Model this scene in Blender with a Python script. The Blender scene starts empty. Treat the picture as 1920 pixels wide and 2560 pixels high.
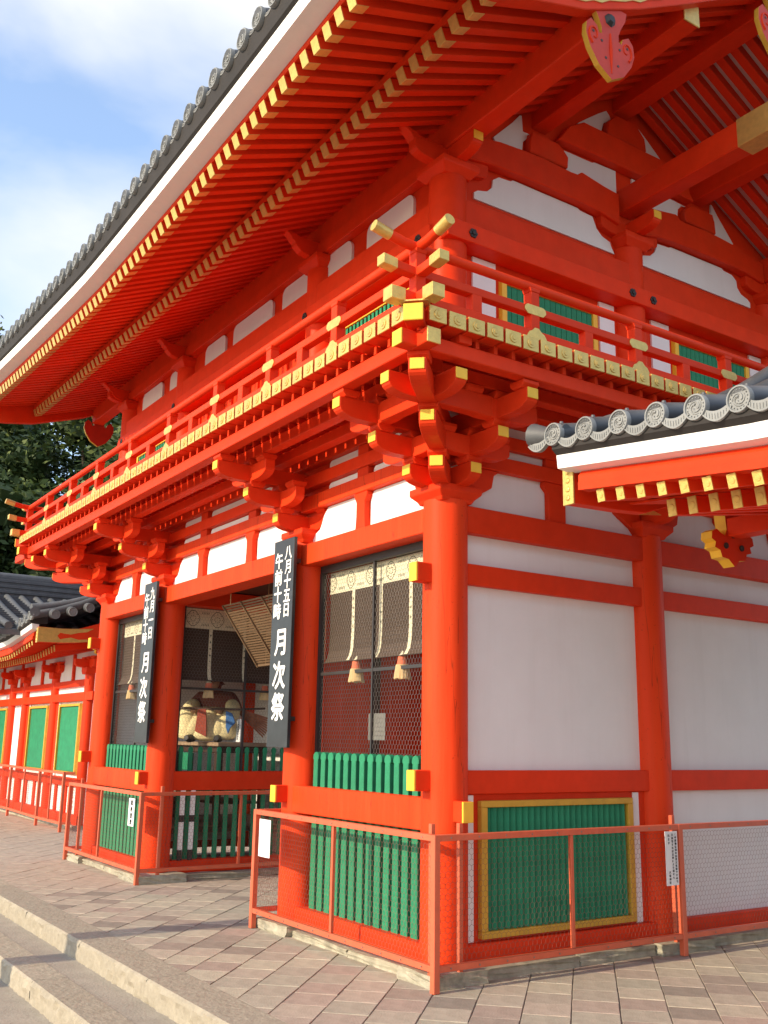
import bpy, bmesh, math, random
from mathutils import Vector, Matrix
random.seed(7)
sc = bpy.context.scene
PI = math.pi
R = math.radians

# ------------------------------------------------------------------ camera
CAM = Vector((6.1759, -4.7046, 1.65))
yaw, pitch, roll = R(56.3413), R(12.9942), R(1.0332)
fw = Vector((-math.sin(yaw) * math.cos(pitch), math.cos(yaw) * math.cos(pitch), math.sin(pitch)))
rt = Vector((math.cos(yaw), math.sin(yaw), 0))
up = rt.cross(fw)
rt2 = rt * math.cos(roll) + up * math.sin(roll)
up2 = up * math.cos(roll) - rt * math.sin(roll)
cd = bpy.data.cameras.new('camera')
cam = bpy.data.objects.new('camera', cd)
sc.collection.objects.link(cam)
m = Matrix((rt2, up2, -fw)).transposed().to_4x4()
m.translation = CAM
cam.matrix_world = m
cd.sensor_fit = 'VERTICAL'
cd.sensor_height = 24.0
cd.lens = 24.0 * 2480.568 / 2560.0
cd.clip_end = 2000
sc.camera = cam

# ------------------------------------------------------------------ world, sun, exposure
SUN_EL = R(23.4)
world = bpy.data.worlds.new('World')
sc.world = world
world.use_nodes = True
wn = world.node_tree.nodes
wl = world.node_tree.links
wn.clear()
out = wn.new('ShaderNodeOutputWorld')
bg = wn.new('ShaderNodeBackground')
sky = wn.new('ShaderNodeTexSky')
sky.sky_type = 'NISHITA'
sky.sun_disc = False
sky.sun_elevation = SUN_EL
sky.sun_rotation = R(181.5)
sky.air_density = 1.0
sky.dust_density = 0.7
sky.ozone_density = 2.2
tc = wn.new('ShaderNodeTexCoord')
mp = wn.new('ShaderNodeMapping')
mp.inputs['Scale'].default_value = (1.0, 1.0, 1.7)
mp.inputs['Location'].default_value = (-2.0128, -7.108, 3.1567)
nz = wn.new('ShaderNodeTexNoise')
nz.inputs['Scale'].default_value = 2.0
nz.inputs['Detail'].default_value = 6
nz.inputs['Roughness'].default_value = 0.48
nz.inputs['Distortion'].default_value = 0.35
rp = wn.new('ShaderNodeValToRGB')
rp.color_ramp.elements[0].position = 0.42
rp.color_ramp.elements[0].color = (0.12, 0.12, 0.12, 1)
rp.color_ramp.elements[1].position = 0.66
rp.color_ramp.elements[1].color = (1, 1, 1, 1)
mx = wn.new('ShaderNodeMix')
mx.data_type = 'RGBA'
mx.inputs['B'].default_value = (11.5, 11.6, 11.8, 1)
wl.new(tc.outputs['Generated'], mp.inputs['Vector'])
wl.new(mp.outputs['Vector'], nz.inputs['Vector'])
wl.new(nz.outputs['Fac'], rp.inputs['Fac'])
wl.new(rp.outputs['Color'], mx.inputs['Factor'])
hs = wn.new('ShaderNodeHueSaturation')
hs.inputs['Saturation'].default_value = 1.02
hs.inputs['Value'].default_value = 4.0
wl.new(sky.outputs['Color'], hs.inputs['Color'])
wl.new(hs.outputs['Color'], mx.inputs['A'])
wl.new(mx.outputs['Result'], bg.inputs['Color'])
bg.inputs['Strength'].default_value = 0.092
wl.new(bg.outputs['Background'], out.inputs['Surface'])

sd = bpy.data.lights.new('sun', 'SUN')
sd.energy = 5.0
sd.angle = R(0.5)
sd.color = (1.0, 0.84, 0.60)
sun = bpy.data.objects.new('sun', sd)
sc.collection.objects.link(sun)
sdir = Vector((0.03 * math.cos(SUN_EL), math.cos(SUN_EL), -math.sin(SUN_EL)))
sun.rotation_euler = sdir.to_track_quat('-Z', 'Y').to_euler()
sun.location = (0, -20, 15)

sc.view_settings.view_transform = 'Standard'
sc.view_settings.look = 'None'
sc.view_settings.exposure = 0.08
sc.view_settings.gamma = 1.0
sc.view_settings.use_curve_mapping = False
sc.render.engine = 'CYCLES'
sc.cycles.max_bounces = 7
sc.cycles.diffuse_bounces = 4
sc.cycles.use_denoising = True
sc.render.resolution_x, sc.render.resolution_y = 768, 1024

# ------------------------------------------------------------------ materials
MATS = {}


def mat(name, col, rough=0.55, metal=0.0, var=0.12, scale=6.0, bump=0.0, bscale=60.0, spec=0.5, stretch=(1, 1, 1),
        speck=0.0, speck_col=(0.02, 0.02, 0.02), obj_var=0.0, stain=0.0, stain_col=(0.2, 0.15, 0.1), stain_scale=1.3, crack=0.0, streak=0.0):
    if name in MATS:
        return MATS[name]
    mt = bpy.data.materials.new(name)
    mt.use_nodes = True
    n, l = mt.node_tree.nodes, mt.node_tree.links
    b = n['Principled BSDF']
    b.inputs['Roughness'].default_value = rough
    b.inputs['Metallic'].default_value = metal
    b.inputs['Specular IOR Level'].default_value = spec
    t = n.new('ShaderNodeTexCoord')
    mpp = n.new('ShaderNodeMapping')
    mpp.inputs['Scale'].default_value = stretch
    l.new(t.outputs['Object'], mpp.inputs['Vector'])
    ns = n.new('ShaderNodeTexNoise')
    ns.inputs['Scale'].default_value = scale
    ns.inputs['Detail'].default_value = 6
    ns.inputs['Roughness'].default_value = 0.6
    l.new(mpp.outputs['Vector'], ns.inputs['Vector'])
    mr = n.new('ShaderNodeMapRange')
    mr.inputs['From Min'].default_value = 0.25
    mr.inputs['From Max'].default_value = 0.75
    mr.inputs['To Min'].default_value = 1 - var
    mr.inputs['To Max'].default_value = 1 + var
    l.new(ns.outputs['Fac'], mr.inputs['Value'])
    hv = n.new('ShaderNodeHueSaturation')
    hv.inputs['Color'].default_value = (*col, 1)
    if obj_var:
        oi = n.new('ShaderNodeObjectInfo')
        m2 = n.new('ShaderNodeMapRange')
        m2.inputs['To Min'].default_value = 1 - obj_var
        m2.inputs['To Max'].default_value = 1 + obj_var
        l.new(oi.outputs['Random'], m2.inputs['Value'])
        mm = n.new('ShaderNodeMath')
        mm.operation = 'MULTIPLY'
        l.new(m2.outputs['Result'], mm.inputs[0])
        l.new(mr.outputs['Result'], mm.inputs[1])
        l.new(mm.outputs['Value'], hv.inputs['Value'])
    else:
        l.new(mr.outputs['Result'], hv.inputs['Value'])
    last = hv.outputs['Color']
    if stain:
        s1 = n.new('ShaderNodeTexNoise')
        s1.inputs['Scale'].default_value = stain_scale
        s1.inputs['Detail'].default_value = 8
        s1.inputs['Roughness'].default_value = 0.7
        l.new(t.outputs['Object'], s1.inputs['Vector'])
        r1 = n.new('ShaderNodeMapRange')
        r1.inputs['From Min'].default_value = 0.52
        r1.inputs['From Max'].default_value = 0.75
        r1.inputs['To Max'].default_value = stain
        l.new(s1.outputs['Fac'], r1.inputs['Value'])
        x1 = n.new('ShaderNodeMix')
        x1.data_type = 'RGBA'
        x1.inputs['B'].default_value = (*stain_col, 1)
        l.new(r1.outputs['Result'], x1.inputs['Factor'])
        l.new(last, x1.inputs['A'])
        last = x1.outputs['Result']
    if speck:
        s2 = n.new('ShaderNodeTexNoise')
        s2.inputs['Scale'].default_value = 45
        s2.inputs['Detail'].default_value = 3
        l.new(t.outputs['Object'], s2.inputs['Vector'])
        r2 = n.new('ShaderNodeMapRange')
        r2.inputs['From Min'].default_value = 0.66
        r2.inputs['From Max'].default_value = 0.72
        r2.inputs['To Max'].default_value = speck
        l.new(s2.outputs['Fac'], r2.inputs['Value'])
        x2 = n.new('ShaderNodeMix')
        x2.data_type = 'RGBA'
        x2.inputs['B'].default_value = (*speck_col, 1)
        l.new(r2.outputs['Result'], x2.inputs['Factor'])
        l.new(last, x2.inputs['A'])
        last = x2.outputs['Result']
    if crack:
        m3 = n.new('ShaderNodeMapping')
        m3.inputs['Scale'].default_value = (5, 5, 0.22)
        l.new(t.outputs['Object'], m3.inputs['Vector'])
        s3 = n.new('ShaderNodeTexNoise')
        s3.inputs['Scale'].default_value = 1.6
        s3.inputs['Detail'].default_value = 3
        l.new(m3.outputs['Vector'], s3.inputs['Vector'])
        sb = n.new('ShaderNodeMath')
        sb.operation = 'SUBTRACT'
        sb.inputs[1].default_value = 0.5
        l.new(s3.outputs['Fac'], sb.inputs[0])
        ab = n.new('ShaderNodeMath')
        ab.operation = 'ABSOLUTE'
        l.new(sb.outputs['Value'], ab.inputs[0])
        r3 = n.new('ShaderNodeMapRange')
        r3.inputs['From Min'].default_value = 0.0
        r3.inputs['From Max'].default_value = 0.006
        r3.inputs['To Min'].default_value = crack
        r3.inputs['To Max'].default_value = 0.0
        l.new(ab.outputs['Value'], r3.inputs['Value'])
        x3 = n.new('ShaderNodeMix')
        x3.data_type = 'RGBA'
        x3.inputs['B'].default_value = (0.10, 0.012, 0.006, 1)
        l.new(r3.outputs['Result'], x3.inputs['Factor'])
        l.new(last, x3.inputs['A'])
        last = x3.outputs['Result']
    if streak:
        m4 = n.new('ShaderNodeMapping')
        m4.inputs['Scale'].default_value = (7, 7, 0.5)
        l.new(t.outputs['Object'], m4.inputs['Vector'])
        s4 = n.new('ShaderNodeTexNoise')
        s4.inputs['Scale'].default_value = 1.5
        s4.inputs['Detail'].default_value = 6
        s4.inputs['Roughness'].default_value = 0.65
        l.new(m4.outputs['Vector'], s4.inputs['Vector'])
        r4 = n.new('ShaderNodeMapRange')
        r4.inputs['From Min'].default_value = 0.5
        r4.inputs['From Max'].default_value = 0.8
        r4.inputs['To Max'].default_value = streak
        l.new(s4.outputs['Fac'], r4.inputs['Value'])
        x4 = n.new('ShaderNodeMix')
        x4.data_type = 'RGBA'
        x4.inputs['B'].default_value = (*stain_col, 1)
        l.new(r4.outputs['Result'], x4.inputs['Factor'])
        l.new(last, x4.inputs['A'])
        last = x4.outputs['Result']
    l.new(last, b.inputs['Base Color'])
    if bump:
        nb = n.new('ShaderNodeTexNoise')
        nb.inputs['Scale'].default_value = bscale
        nb.inputs['Detail'].default_value = 5
        l.new(mpp.outputs['Vector'], nb.inputs['Vector'])
        bp = n.new('ShaderNodeBump')
        bp.inputs['Strength'].default_value = bump
        bp.inputs['Distance'].default_value = 0.01
        l.new(nb.outputs['Fac'], bp.inputs['Height'])
        l.new(bp.outputs['Normal'], b.inputs['Normal'])
    MATS[name] = mt
    return mt


RED = mat('vermilion_paint', (0.72, 0.043, 0.009), rough=0.5, var=0.10, scale=5, bump=0.12, bscale=35, obj_var=0.07, spec=0.12, stain=0.22, stain_col=(0.55, 0.085, 0.03), stain_scale=2.2)
REDV = mat('vermilion_column_paint', (0.74, 0.052, 0.010), rough=0.52, var=0.10, scale=5, bump=0.15, bscale=30, stretch=(1, 1, 0.12), spec=0.12,
           speck=0.35, speck_col=(0.12, 0.02, 0.01), crack=0.55, streak=0.28, stain_col=(0.62, 0.12, 0.035))
REDF = mat('faded_vermilion_metal', (0.60, 0.115, 0.050), rough=0.5, var=0.10, scale=9, bump=0.05, obj_var=0.04, stain=0.25, stain_col=(0.32, 0.10, 0.06), stain_scale=6)
WHITE = mat('white_plaster', (0.80, 0.785, 0.77), rough=0.85, var=0.03, scale=2.5, bump=0.05, bscale=40, spec=0.2, stain=0.10, stain_col=(0.6, 0.57, 0.53), streak=0.16)
GOLD = mat('gilt_metal_fitting', (0.70, 0.47, 0.13), rough=0.40, metal=0.5, var=0.16, scale=16, bump=0.35, bscale=55, obj_var=0.06)
YEL = mat('yellow_ochre_paint', (0.86, 0.50, 0.035), rough=0.55, var=0.06, scale=12, obj_var=0.04)
OCHRE = mat('dull_ochre_frame', (0.58, 0.33, 0.03), rough=0.6, var=0.14, scale=8)
GREEN = mat('green_paint', (0.020, 0.22, 0.105), rough=0.62, var=0.20, scale=10, bump=0.12, bscale=50, obj_var=0.06, spec=0.3)
TILE = mat('grey_roof_tile', (0.085, 0.088, 0.095), rough=0.55, var=0.2, scale=7, bump=0.08, bscale=30, obj_var=0.16, stain=0.3, stain_col=(0.24, 0.235, 0.22), stain_scale=5)
DISC = mat('pale_weathered_tile', (0.225, 0.23, 0.228), rough=0.6, var=0.14, scale=14, bump=0.1, bscale=60, obj_var=0.10, stain=0.35, stain_col=(0.2, 0.2, 0.19), stain_scale=12)
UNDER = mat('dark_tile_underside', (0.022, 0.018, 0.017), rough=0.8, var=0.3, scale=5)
BLACK = mat('black_iron', (0.03, 0.026, 0.025), rough=0.55, var=0.15)
WIRE = mat('galvanised_wire', (0.22, 0.20, 0.18), rough=0.45, metal=0.4, var=0.1)
WIRER = mat('painted_wire', (0.20, 0.075, 0.05), rough=0.6, var=0.1)
STONE = mat('weathered_granite', (0.36, 0.33, 0.25), rough=0.9, var=0.30, scale=9, bump=0.8, bscale=22, stain=0.7, stain_col=(0.09, 0.085, 0.065), stain_scale=4)
CURB = mat('kerb_granite', (0.34, 0.295, 0.225), rough=0.9, var=0.18, scale=14, bump=0.9, bscale=26, stain=0.35, stain_col=(0.22, 0.18, 0.11), stain_scale=5, obj_var=0.06)
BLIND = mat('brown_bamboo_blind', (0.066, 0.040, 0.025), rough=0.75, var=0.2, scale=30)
CLOTH = mat('cream_brocade', (0.66, 0.60, 0.42), rough=0.85, var=0.06, scale=30)
INKG = mat('grey_green_print', (0.13, 0.14, 0.09), rough=0.85, var=0.1)
BOARD = mat('black_lacquer_board', (0.022, 0.024, 0.028), rough=0.38, var=0.3, scale=7, stain=0.35, stain_col=(0.075, 0.078, 0.085), stain_scale=9)
PAINTW = mat('white_brush_paint', (0.82, 0.82, 0.80), rough=0.6, var=0.04)
PAPER = mat('white_paper', (0.80, 0.80, 0.79), rough=0.8, var=0.03)
INK = mat('black_ink', (0.02, 0.02, 0.02), rough=0.7, var=0.1)
STRAW = mat('straw_fibre', (0.55, 0.40, 0.20), rough=0.85, var=0.25, scale=40, stretch=(1, 1, 0.08))
WOODD = mat('dark_stained_wood', (0.055, 0.026, 0.016), rough=0.5, var=0.25, scale=9)
BAMBOO = mat('bamboo_slats', (0.15, 0.09, 0.045), rough=0.6, var=0.25, scale=20, obj_var=0.1)
CEIL = mat('pale_ceiling_board', (0.62, 0.48, 0.45), rough=0.85, var=0.05)


def pave_mat():
    mt = mat('paving_slab', (0.36, 0.30, 0.255), rough=0.92, var=0.20, scale=9, bump=0.35, bscale=70, spec=0.25, speck=0.35, speck_col=(0.12, 0.10, 0.085), stain=0.28, stain_col=(0.22, 0.19, 0.165), stain_scale=1.7)
    n, l = mt.node_tree.nodes, mt.node_tree.links
    hv = [q for q in n if q.type == 'HUE_SAT'][0]
    oi = n.new('ShaderNodeObjectInfo')
    cr = n.new('ShaderNodeValToRGB')
    e = cr.color_ramp.elements
    e[0].position, e[0].color = 0.0, (0.25, 0.215, 0.175, 1)
    e[1].position, e[1].color = 1.0, (0.44, 0.395, 0.30, 1)
    for p, c in ((0.22, (0.39, 0.30, 0.245, 1)), (0.45, (0.37, 0.34, 0.265, 1)), (0.7, (0.42, 0.345, 0.275, 1))):
        k = e.new(p)
        k.color = c
    l.new(oi.outputs['Random'], cr.inputs['Fac'])
    l.new(cr.outputs['Color'], hv.inputs['Color'])
    return mt


PAVE = pave_mat()
CONC = mat('rough_concrete', (0.33, 0.29, 0.235), rough=0.95, var=0.16, scale=5, bump=0.5, bscale=45, speck=0.5, speck_col=(0.13, 0.11, 0.09), stain=0.3, stain_col=(0.25, 0.20, 0.165), stain_scale=1.1)
JOINT = mat('paving_joint_grit', (0.21, 0.18, 0.14), rough=1.0, var=0.3, scale=20)

# ------------------------------------------------------------------ mesh helpers


class MB:
    def __init__(self):
        self.v, self.f, self.mi = [], [], []

    def add(self, vs, fs, mi=0):
        o = len(self.v)
        self.v += [tuple(p) for p in vs]
        self.f += [tuple(i + o for i in q) for q in fs]
        self.mi += [mi] * len(fs)
        return self

    def box(self, x0, x1, y0, y1, z0, z1, mi=0):
        x0, x1 = min(x0, x1), max(x0, x1)
        y0, y1 = min(y0, y1), max(y0, y1)
        z0, z1 = min(z0, z1), max(z0, z1)
        v = [(x0, y0, z0), (x1, y0, z0), (x1, y1, z0), (x0, y1, z0), (x0, y0, z1), (x1, y0, z1), (x1, y1, z1), (x0, y1, z1)]
        return self.add(v, [(0, 3, 2, 1), (4, 5, 6, 7), (0, 1, 5, 4), (1, 2, 6, 5), (2, 3, 7, 6), (3, 0, 4, 7)], mi)

    def cyl(self, p0, p1, r0, r1=None, n=16, mi=0, cap=True):
        r1 = r0 if r1 is None else r1
        p0, p1 = Vector(p0), Vector(p1)
        d = (p1 - p0).normalized()
        a = d.orthogonal().normalized()
        b = d.cross(a)
        vs = []
        for p, r in ((p0, r0), (p1, r1)):
            for i in range(n):
                t = 2 * PI * i / n
                vs.append(p + (a * math.cos(t) + b * math.sin(t)) * r)
        fs = [(i, (i + 1) % n, n + (i + 1) % n, n + i) for i in range(n)]
        if cap:
            fs += [tuple(range(n - 1, -1, -1)), tuple(range(n, 2 * n))]
        return self.add(vs, fs, mi)

    def tube(self, pts, r, n=8, mi=0):
        pts = [Vector(p) for p in pts]
        rs = r if isinstance(r, (list, tuple)) else [r] * len(pts)
        vs, fs = [], []
        ref = None
        for k, p in enumerate(pts):
            d = (pts[min(k + 1, len(pts) - 1)] - pts[max(k - 1, 0)]).normalized()
            if ref is None:
                ref = d.orthogonal().normalized()
            a = (ref - d * ref.dot(d)).normalized()
            ref = a
            b = d.cross(a)
            for i in range(n):
                t = 2 * PI * i / n
                vs.append(p + (a * math.cos(t) + b * math.sin(t)) * rs[k])
        for k in range(len(pts) - 1):
            for i in range(n):
                fs.append((k * n + i, k * n + (i + 1) % n, (k + 1) * n + (i + 1) % n, (k + 1) * n + i))
        fs += [tuple(range(n - 1, -1, -1)), tuple(range((len(pts) - 1) * n, len(pts) * n))]
        return self.add(vs, fs, mi)

    def prism(self, poly, ax, a, b, mi=0):
        # poly in the two other axes (in xyz order), extruded along ax from a to b
        def P(p, t):
            return {'x': (t, p[0], p[1]), 'y': (p[0], t, p[1]), 'z': (p[0], p[1], t)}[ax]
        n = len(poly)
        vs = [P(p, a) for p in poly] + [P(p, b) for p in poly]
        fs = [tuple(range(n)), tuple(range(2 * n - 1, n - 1, -1))]
        fs += [(i, n + i, n + (i + 1) % n, (i + 1) % n) for i in range(n)]
        return self.add(vs, fs, mi)

    def sweep(self, section, path, mi=0):
        # section: function k -> list of 3D points (closed); path: number of stations
        rings = [section(k) for k in range(path)]
        n = len(rings[0])
        vs = [p for r in rings for p in r]
        fs = []
        for k in range(path - 1):
            for i in range(n):
                fs.append((k * n + i, k * n + (i + 1) % n, (k + 1) * n + (i + 1) % n, (k + 1) * n + i))
        fs += [tuple(range(n - 1, -1, -1)), tuple(range((path - 1) * n, path * n))]
        return self.add(vs, fs, mi)

    def mesh(self, name, mats, smooth=None, bevel=0.0):
        me = bpy.data.meshes.new(name)
        me.from_pydata(self.v, [], self.f)
        mats = mats if isinstance(mats, (list, tuple)) else [mats]
        for q in mats:
            me.materials.append(q)
        if len(mats) > 1:
            me.polygons.foreach_set('material_index', self.mi)
        b = bmesh.new()
        b.from_mesh(me)
        bmesh.ops.recalc_face_normals(b, faces=b.faces)
        if bevel:
            eds = [e for e in b.edges if len(e.link_faces) == 2 and e.calc_face_angle(0) > 0.6]
            bmesh.ops.bevel(b, geom=eds, offset=bevel, segments=1, affect='EDGES', clamp_overlap=True)
        b.to_mesh(me)
        b.free()
        if smooth:
            me.polygons.foreach_set('use_smooth', [True] * len(me.polygons))
            me.set_sharp_from_angle(angle=R(smooth))
        me.update()
        return me


COL = sc.collection


def link(name, me, parent=None, loc=(0, 0, 0), rot=(0, 0, 0), kind=None):
    o = bpy.data.objects.new(name, me)
    COL.objects.link(o)
    o.location = loc
    o.rotation_euler = rot
    if parent is not None:
        o.parent = parent
    if kind:
        o['kind'] = kind
    return o


def thing(name, label, cat, loc=(0, 0, 0), group=None):
    o = bpy.data.objects.new(name, None)
    COL.objects.link(o)
    o.empty_display_size = 0.2
    o.location = loc
    o['label'] = label
    o['category'] = cat
    if group:
        o['group'] = group
    return o


def tag(o, label, cat, group=None):
    o['label'] = label
    o['category'] = cat
    if group:
        o['group'] = group
    return o


def part(name, mb, mats, parent, smooth=None, bevel=0.0, loc=(0, 0, 0), rot=(0, 0, 0), kind=None):
    return link(name, mb.mesh(name, mats, smooth, bevel), parent, loc, rot, kind)


def bx(name, parent, mats, x0, x1, y0, y1, z0, z1, bevel=0.006):
    return part(name, MB().box(x0, x1, y0, y1, z0, z1), mats, parent, bevel=bevel)


def hexmesh(mb, W, H, pitch, r, f):
    """hexagonal wire netting over W x H; f(u, v) gives the 3D point, wires as thin 3-sided rods"""
    a = pitch / math.sqrt(3)
    rows = int(H / (1.5 * a)) + 2
    cols = int(W / pitch) + 2
    for j in range(rows):
        for i in range(cols):
            cx = i * pitch + (pitch / 2 if j % 2 else 0)
            cy = j * 1.5 * a
            p = [(cx, cy + a), (cx - pitch / 2, cy + a / 2), (cx - pitch / 2, cy - a / 2), (cx, cy - a)]
            for (u0, v0), (u1, v1) in zip(p[:3], p[1:]):
                if max(u0, u1) > W or min(u0, u1) < 0 or max(v0, v1) > H or min(v0, v1) < 0:
                    continue
                mb.cyl(f(u0, v0), f(u1, v1), r, n=3, cap=False)
    return mb


def char_mesh(ch, size, off=0.0):
    cu = bpy.data.curves.new('glyph', 'FONT')
    cu.body = ch
    cu.size = size
    cu.offset = off * size
    cu.extrude = 0.0015
    cu.align_x = 'CENTER'
    cu.resolution_u = 3
    o = bpy.data.objects.new('glyph', cu)
    COL.objects.link(o)
    dg = bpy.context.evaluated_depsgraph_get()
    dg.update()
    me = bpy.data.meshes.new_from_object(o.evaluated_get(dg))
    bpy.data.objects.remove(o)
    bpy.data.curves.remove(cu)
    return me


BOLD = ((0, 0), (1, 0.4), (-1, -0.4), (0.4, 1), (-0.4, -1), (0.8, -0.8))


def lettering(items, mats, parent, f, name='lettering', off=0.0, sx=1.0, bold=0.0):
    """items: (character, u, v, size); f maps board coordinates (u right, v up) to 3D"""
    mb = MB()
    for ch, u, v, s in items:
        me = char_mesh(ch, s, off)
        if not len(me.vertices):
            bpy.data.meshes.remove(me)
            continue
        xs = [q.co.x for q in me.vertices]
        ys = [q.co.y for q in me.vertices]
        cx, cy = (max(xs) + min(xs)) / 2, (max(ys) + min(ys)) / 2
        fs = [tuple(p.vertices) for p in me.polygons]
        for k, (ax, ay) in enumerate(BOLD if bold else ((0, 0),)):
            mb.add([f(u + (q.co.x - cx) * sx + ax * s * bold, v + (q.co.y - cy) + ay * s * bold, q.co.z + 0.0005 * k) for q in me.vertices], fs)
        bpy.data.meshes.remove(me)
    return part(name, mb, mats, parent)


# ------------------------------------------------------------------ key dimensions
W1, W2, D1 = 2.196, 3.505, 2.276
XS = [0.0, -W1, -W1 - W2, -2 * W1 - W2]
YS = [0.0, D1, 2 * D1]
XC = (XS[0] + XS[3]) / 2
RC = 0.177
STEP = [0.385, 0.712, 1.042]
XR, XL = 1.80, XS[3] - 1.80


def lift(x):
    t = (x - XC) / 5.45
    return 0.215 * t ** 1.85 if t > 0 else 0.31 * (-t) ** 1.2


def poly_round(x0, x1, z0, z1, r, n=5, bottom=0.0):
    p = [(x0 + bottom, z0), (x1 - bottom, z0)]
    if bottom:
        p += [(x1, z0 + bottom)]
    p += [(x1 - r + r * math.cos(t), z1 - r + r * math.sin(t)) for t in [PI / 2 * k / n for k in range(n + 1)]]
    p += [(x0 + r + r * math.cos(t), z1 - r + r * math.sin(t)) for t in [PI / 2 + PI / 2 * k / n for k in range(n + 1)]]
    if bottom:
        p += [(x0, z0 + bottom)]
    return p


# ------------------------------------------------------------------ ground
def slab_ground():
    gr = part('ground', MB().box(-400, 400, -400, 400, -0.8, -0.30), CONC, None, kind='structure')
    pv = part('pavement', MB().box(-40, 30, -1.56, 40, -0.6, -0.006), JOINT, None, kind='structure')
    st = part('step', MB().box(-40, 30, -2.16, -1.60, -0.6, -0.152), CONC, None, kind='structure')
    # far field beyond the laid slabs
    A, Bw = 0.305, 0.295
    c45 = math.sqrt(0.5)
    cells = []
    for i in range(-60, 60):
        off = 0.5 * Bw if i % 2 else 0.0
        for j in range(-85, 85):
            p = (i + 0.5) * A + 0.003          # perpendicular to the joints (1,1)/sqrt2
            q = (j + 0.5) * Bw + off           # along (-1,1)/sqrt2
            x = (p - q) * c45
            y = (p + q) * c45
            if y < -1.9 or y > 9 or x > 9 or x < -20:
                continue
            hid = (-7.8 < x < 0.0 and y > 0.35 and not (-5.3 < x < -2.4))
            if hid:
                continue
            d = (Vector((x, y, 0)) - CAM).length
            dv = (Vector((x, y, 0)) - CAM)
            z = dv.dot(fw)
            vis = z > 0.5 and abs(dv.dot(rt2)) < 0.46 * z and -dv.dot(up2) < 0.56 * z
            cells.append((0 if vis else 1, d, x, y))
    cells.sort()

    def slab(x, y, mb=None):
        g = 0.0019
        rr = random.random
        hz = (rr() - 0.5) * 0.004
        a, b = A / 2 - g, Bw / 2 - g
        P = []
        for sa, sb in ((-1, -1), (1, -1), (1, 1), (-1, 1)):
            pa = sa * (a - rr() * 0.005)
            pb = sb * (b - rr() * 0.005)
            P.append(((pa - pb) * c45, (pa + pb) * c45))
        if y < -1.0:   # clip the row against the kerb
            yc = -1.565 - y
            Q = []
            for k in range(4):
                p0, p1 = P[k], P[(k + 1) % 4]
                if p0[1] >= yc:
                    Q.append(p0)
                if (p0[1] >= yc) != (p1[1] >= yc):
                    t = (yc - p0[1]) / (p1[1] - p0[1])
                    Q.append((p0[0] + t * (p1[0] - p0[0]), yc))
            P = Q
        if len(P) < 3:
            return None
        return P, hz

    n = 0
    rest = MB()
    for v, d, x, y in cells:
        s = slab(x, y)
        if s is None:
            continue
        P, hz = s
        if n < 296:
            mb = MB()
            k = len(P)
            cx = sum(p[0] for p in P) / k
            cy = sum(p[1] for p in P) / k
            inner = [(cx + (p[0] - cx) * 0.985, cy + (p[1] - cy) * 0.985) for p in P]
            vs = [(px, py, -0.05) for px, py in P] + [(px, py, hz - 0.002) for px, py in P] + [(px, py, hz) for px, py in inner]
            fs = [(i, (i + 1) % k, k + (i + 1) % k, k + i) for i in range(k)] + [(k + i, k + (i + 1) % k, 2 * k + (i + 1) % k, 2 * k + i) for i in range(k)]
            fs.append(tuple(range(2 * k, 3 * k)))
            mb.add(vs, fs)
            part('paving_slab', mb, PAVE, pv, loc=(x, y, 0))
            n += 1
        else:
            rest.prism([(px + x, py + y) for px, py in P], 'z', -0.05, hz)
    part('paving_field', rest, PAVE, pv, kind='stuff')
    # kerb stones
    kb = part('kerb', MB().box(-40, 30, -1.86, -1.57, -0.6, -0.02), JOINT, None, kind='structure')
    k2 = part('lower_kerb', MB().box(-40, 30, -2.37, -2.14, -0.6, -0.17), JOINT, None, kind='structure')

    def stones(parent, ya, yb, zt, zb, edges):
        for xa, xb in zip(edges[:-1], edges[1:]):
            b = bmesh.new()
            nx = max(4, int((xb - xa) / 0.05))
            L = xb - xa - 0.006
            ys = [(ya, zb), (ya, zb + (zt - zb) * 0.3), (ya, zb + (zt - zb) * 0.55), (ya, zb + (zt - zb) * 0.8), (ya + 0.004, zt - 0.014), (ya + 0.018, zt), (yb, zt)]
            grid = []
            for i in range(nx + 1):
                row = []
                for k, (yy, z) in enumerate(ys):
                    jy = random.gauss(0, 0.0065) if k < 4 else random.gauss(0, 0.003) * (k < 5)
                    row.append(b.verts.new((i / nx * L, yy + jy, z + (random.gauss(0, 0.0022) if 1 < k < 5 else 0))))
                grid.append(row)
            for i in range(nx):
                for k in range(len(ys) - 1):
                    b.faces.new((grid[i][k], grid[i + 1][k], grid[i + 1][k + 1], grid[i][k + 1]))
            for i, s in ((0, 1), (nx, -1)):
                b.faces.new(grid[i] if s > 0 else grid[i][::-1])
            bmesh.ops.recalc_face_normals(b, faces=b.faces)
            me = bpy.data.meshes.new('kerb_stone')
            b.to_mesh(me)
            b.free()
            me.materials.append(CURB)
            me.polygons.foreach_set('use_smooth', [True] * len(me.polygons))
            me.set_sharp_from_angle(angle=R(22))
            link('kerb_stone', me, parent, loc=(xa, 0, 0))
    stones(kb, -1.885, -1.568, 0.002, -0.16, [-22, -17, -13.2, -10.2, -7.9, -5.9, -4.1, -2.45, -0.95, 0.6, 2.1, 4.2, 7, 12])
    stones(k2, -2.395, -2.13, -0.148, -0.31, [-22, -17, -13, -10, -7.4, -5.2, -3.55, -1.95, -0.3, 1.4, 4, 8, 12])


slab_ground()

# ------------------------------------------------------------------ the gate
gate = thing('shrine_gate', 'vermilion two-storey shrine gate with white plaster walls and a gilded balcony', 'gate')

# columns
colm = MB().cyl((0, 0, 0.09), (0, 0, 3.52), RC, n=40).mesh('column', REDV, smooth=40)
for x in XS:
    for y in YS:
        link('column', colm, gate, (x, y, 0))
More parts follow.
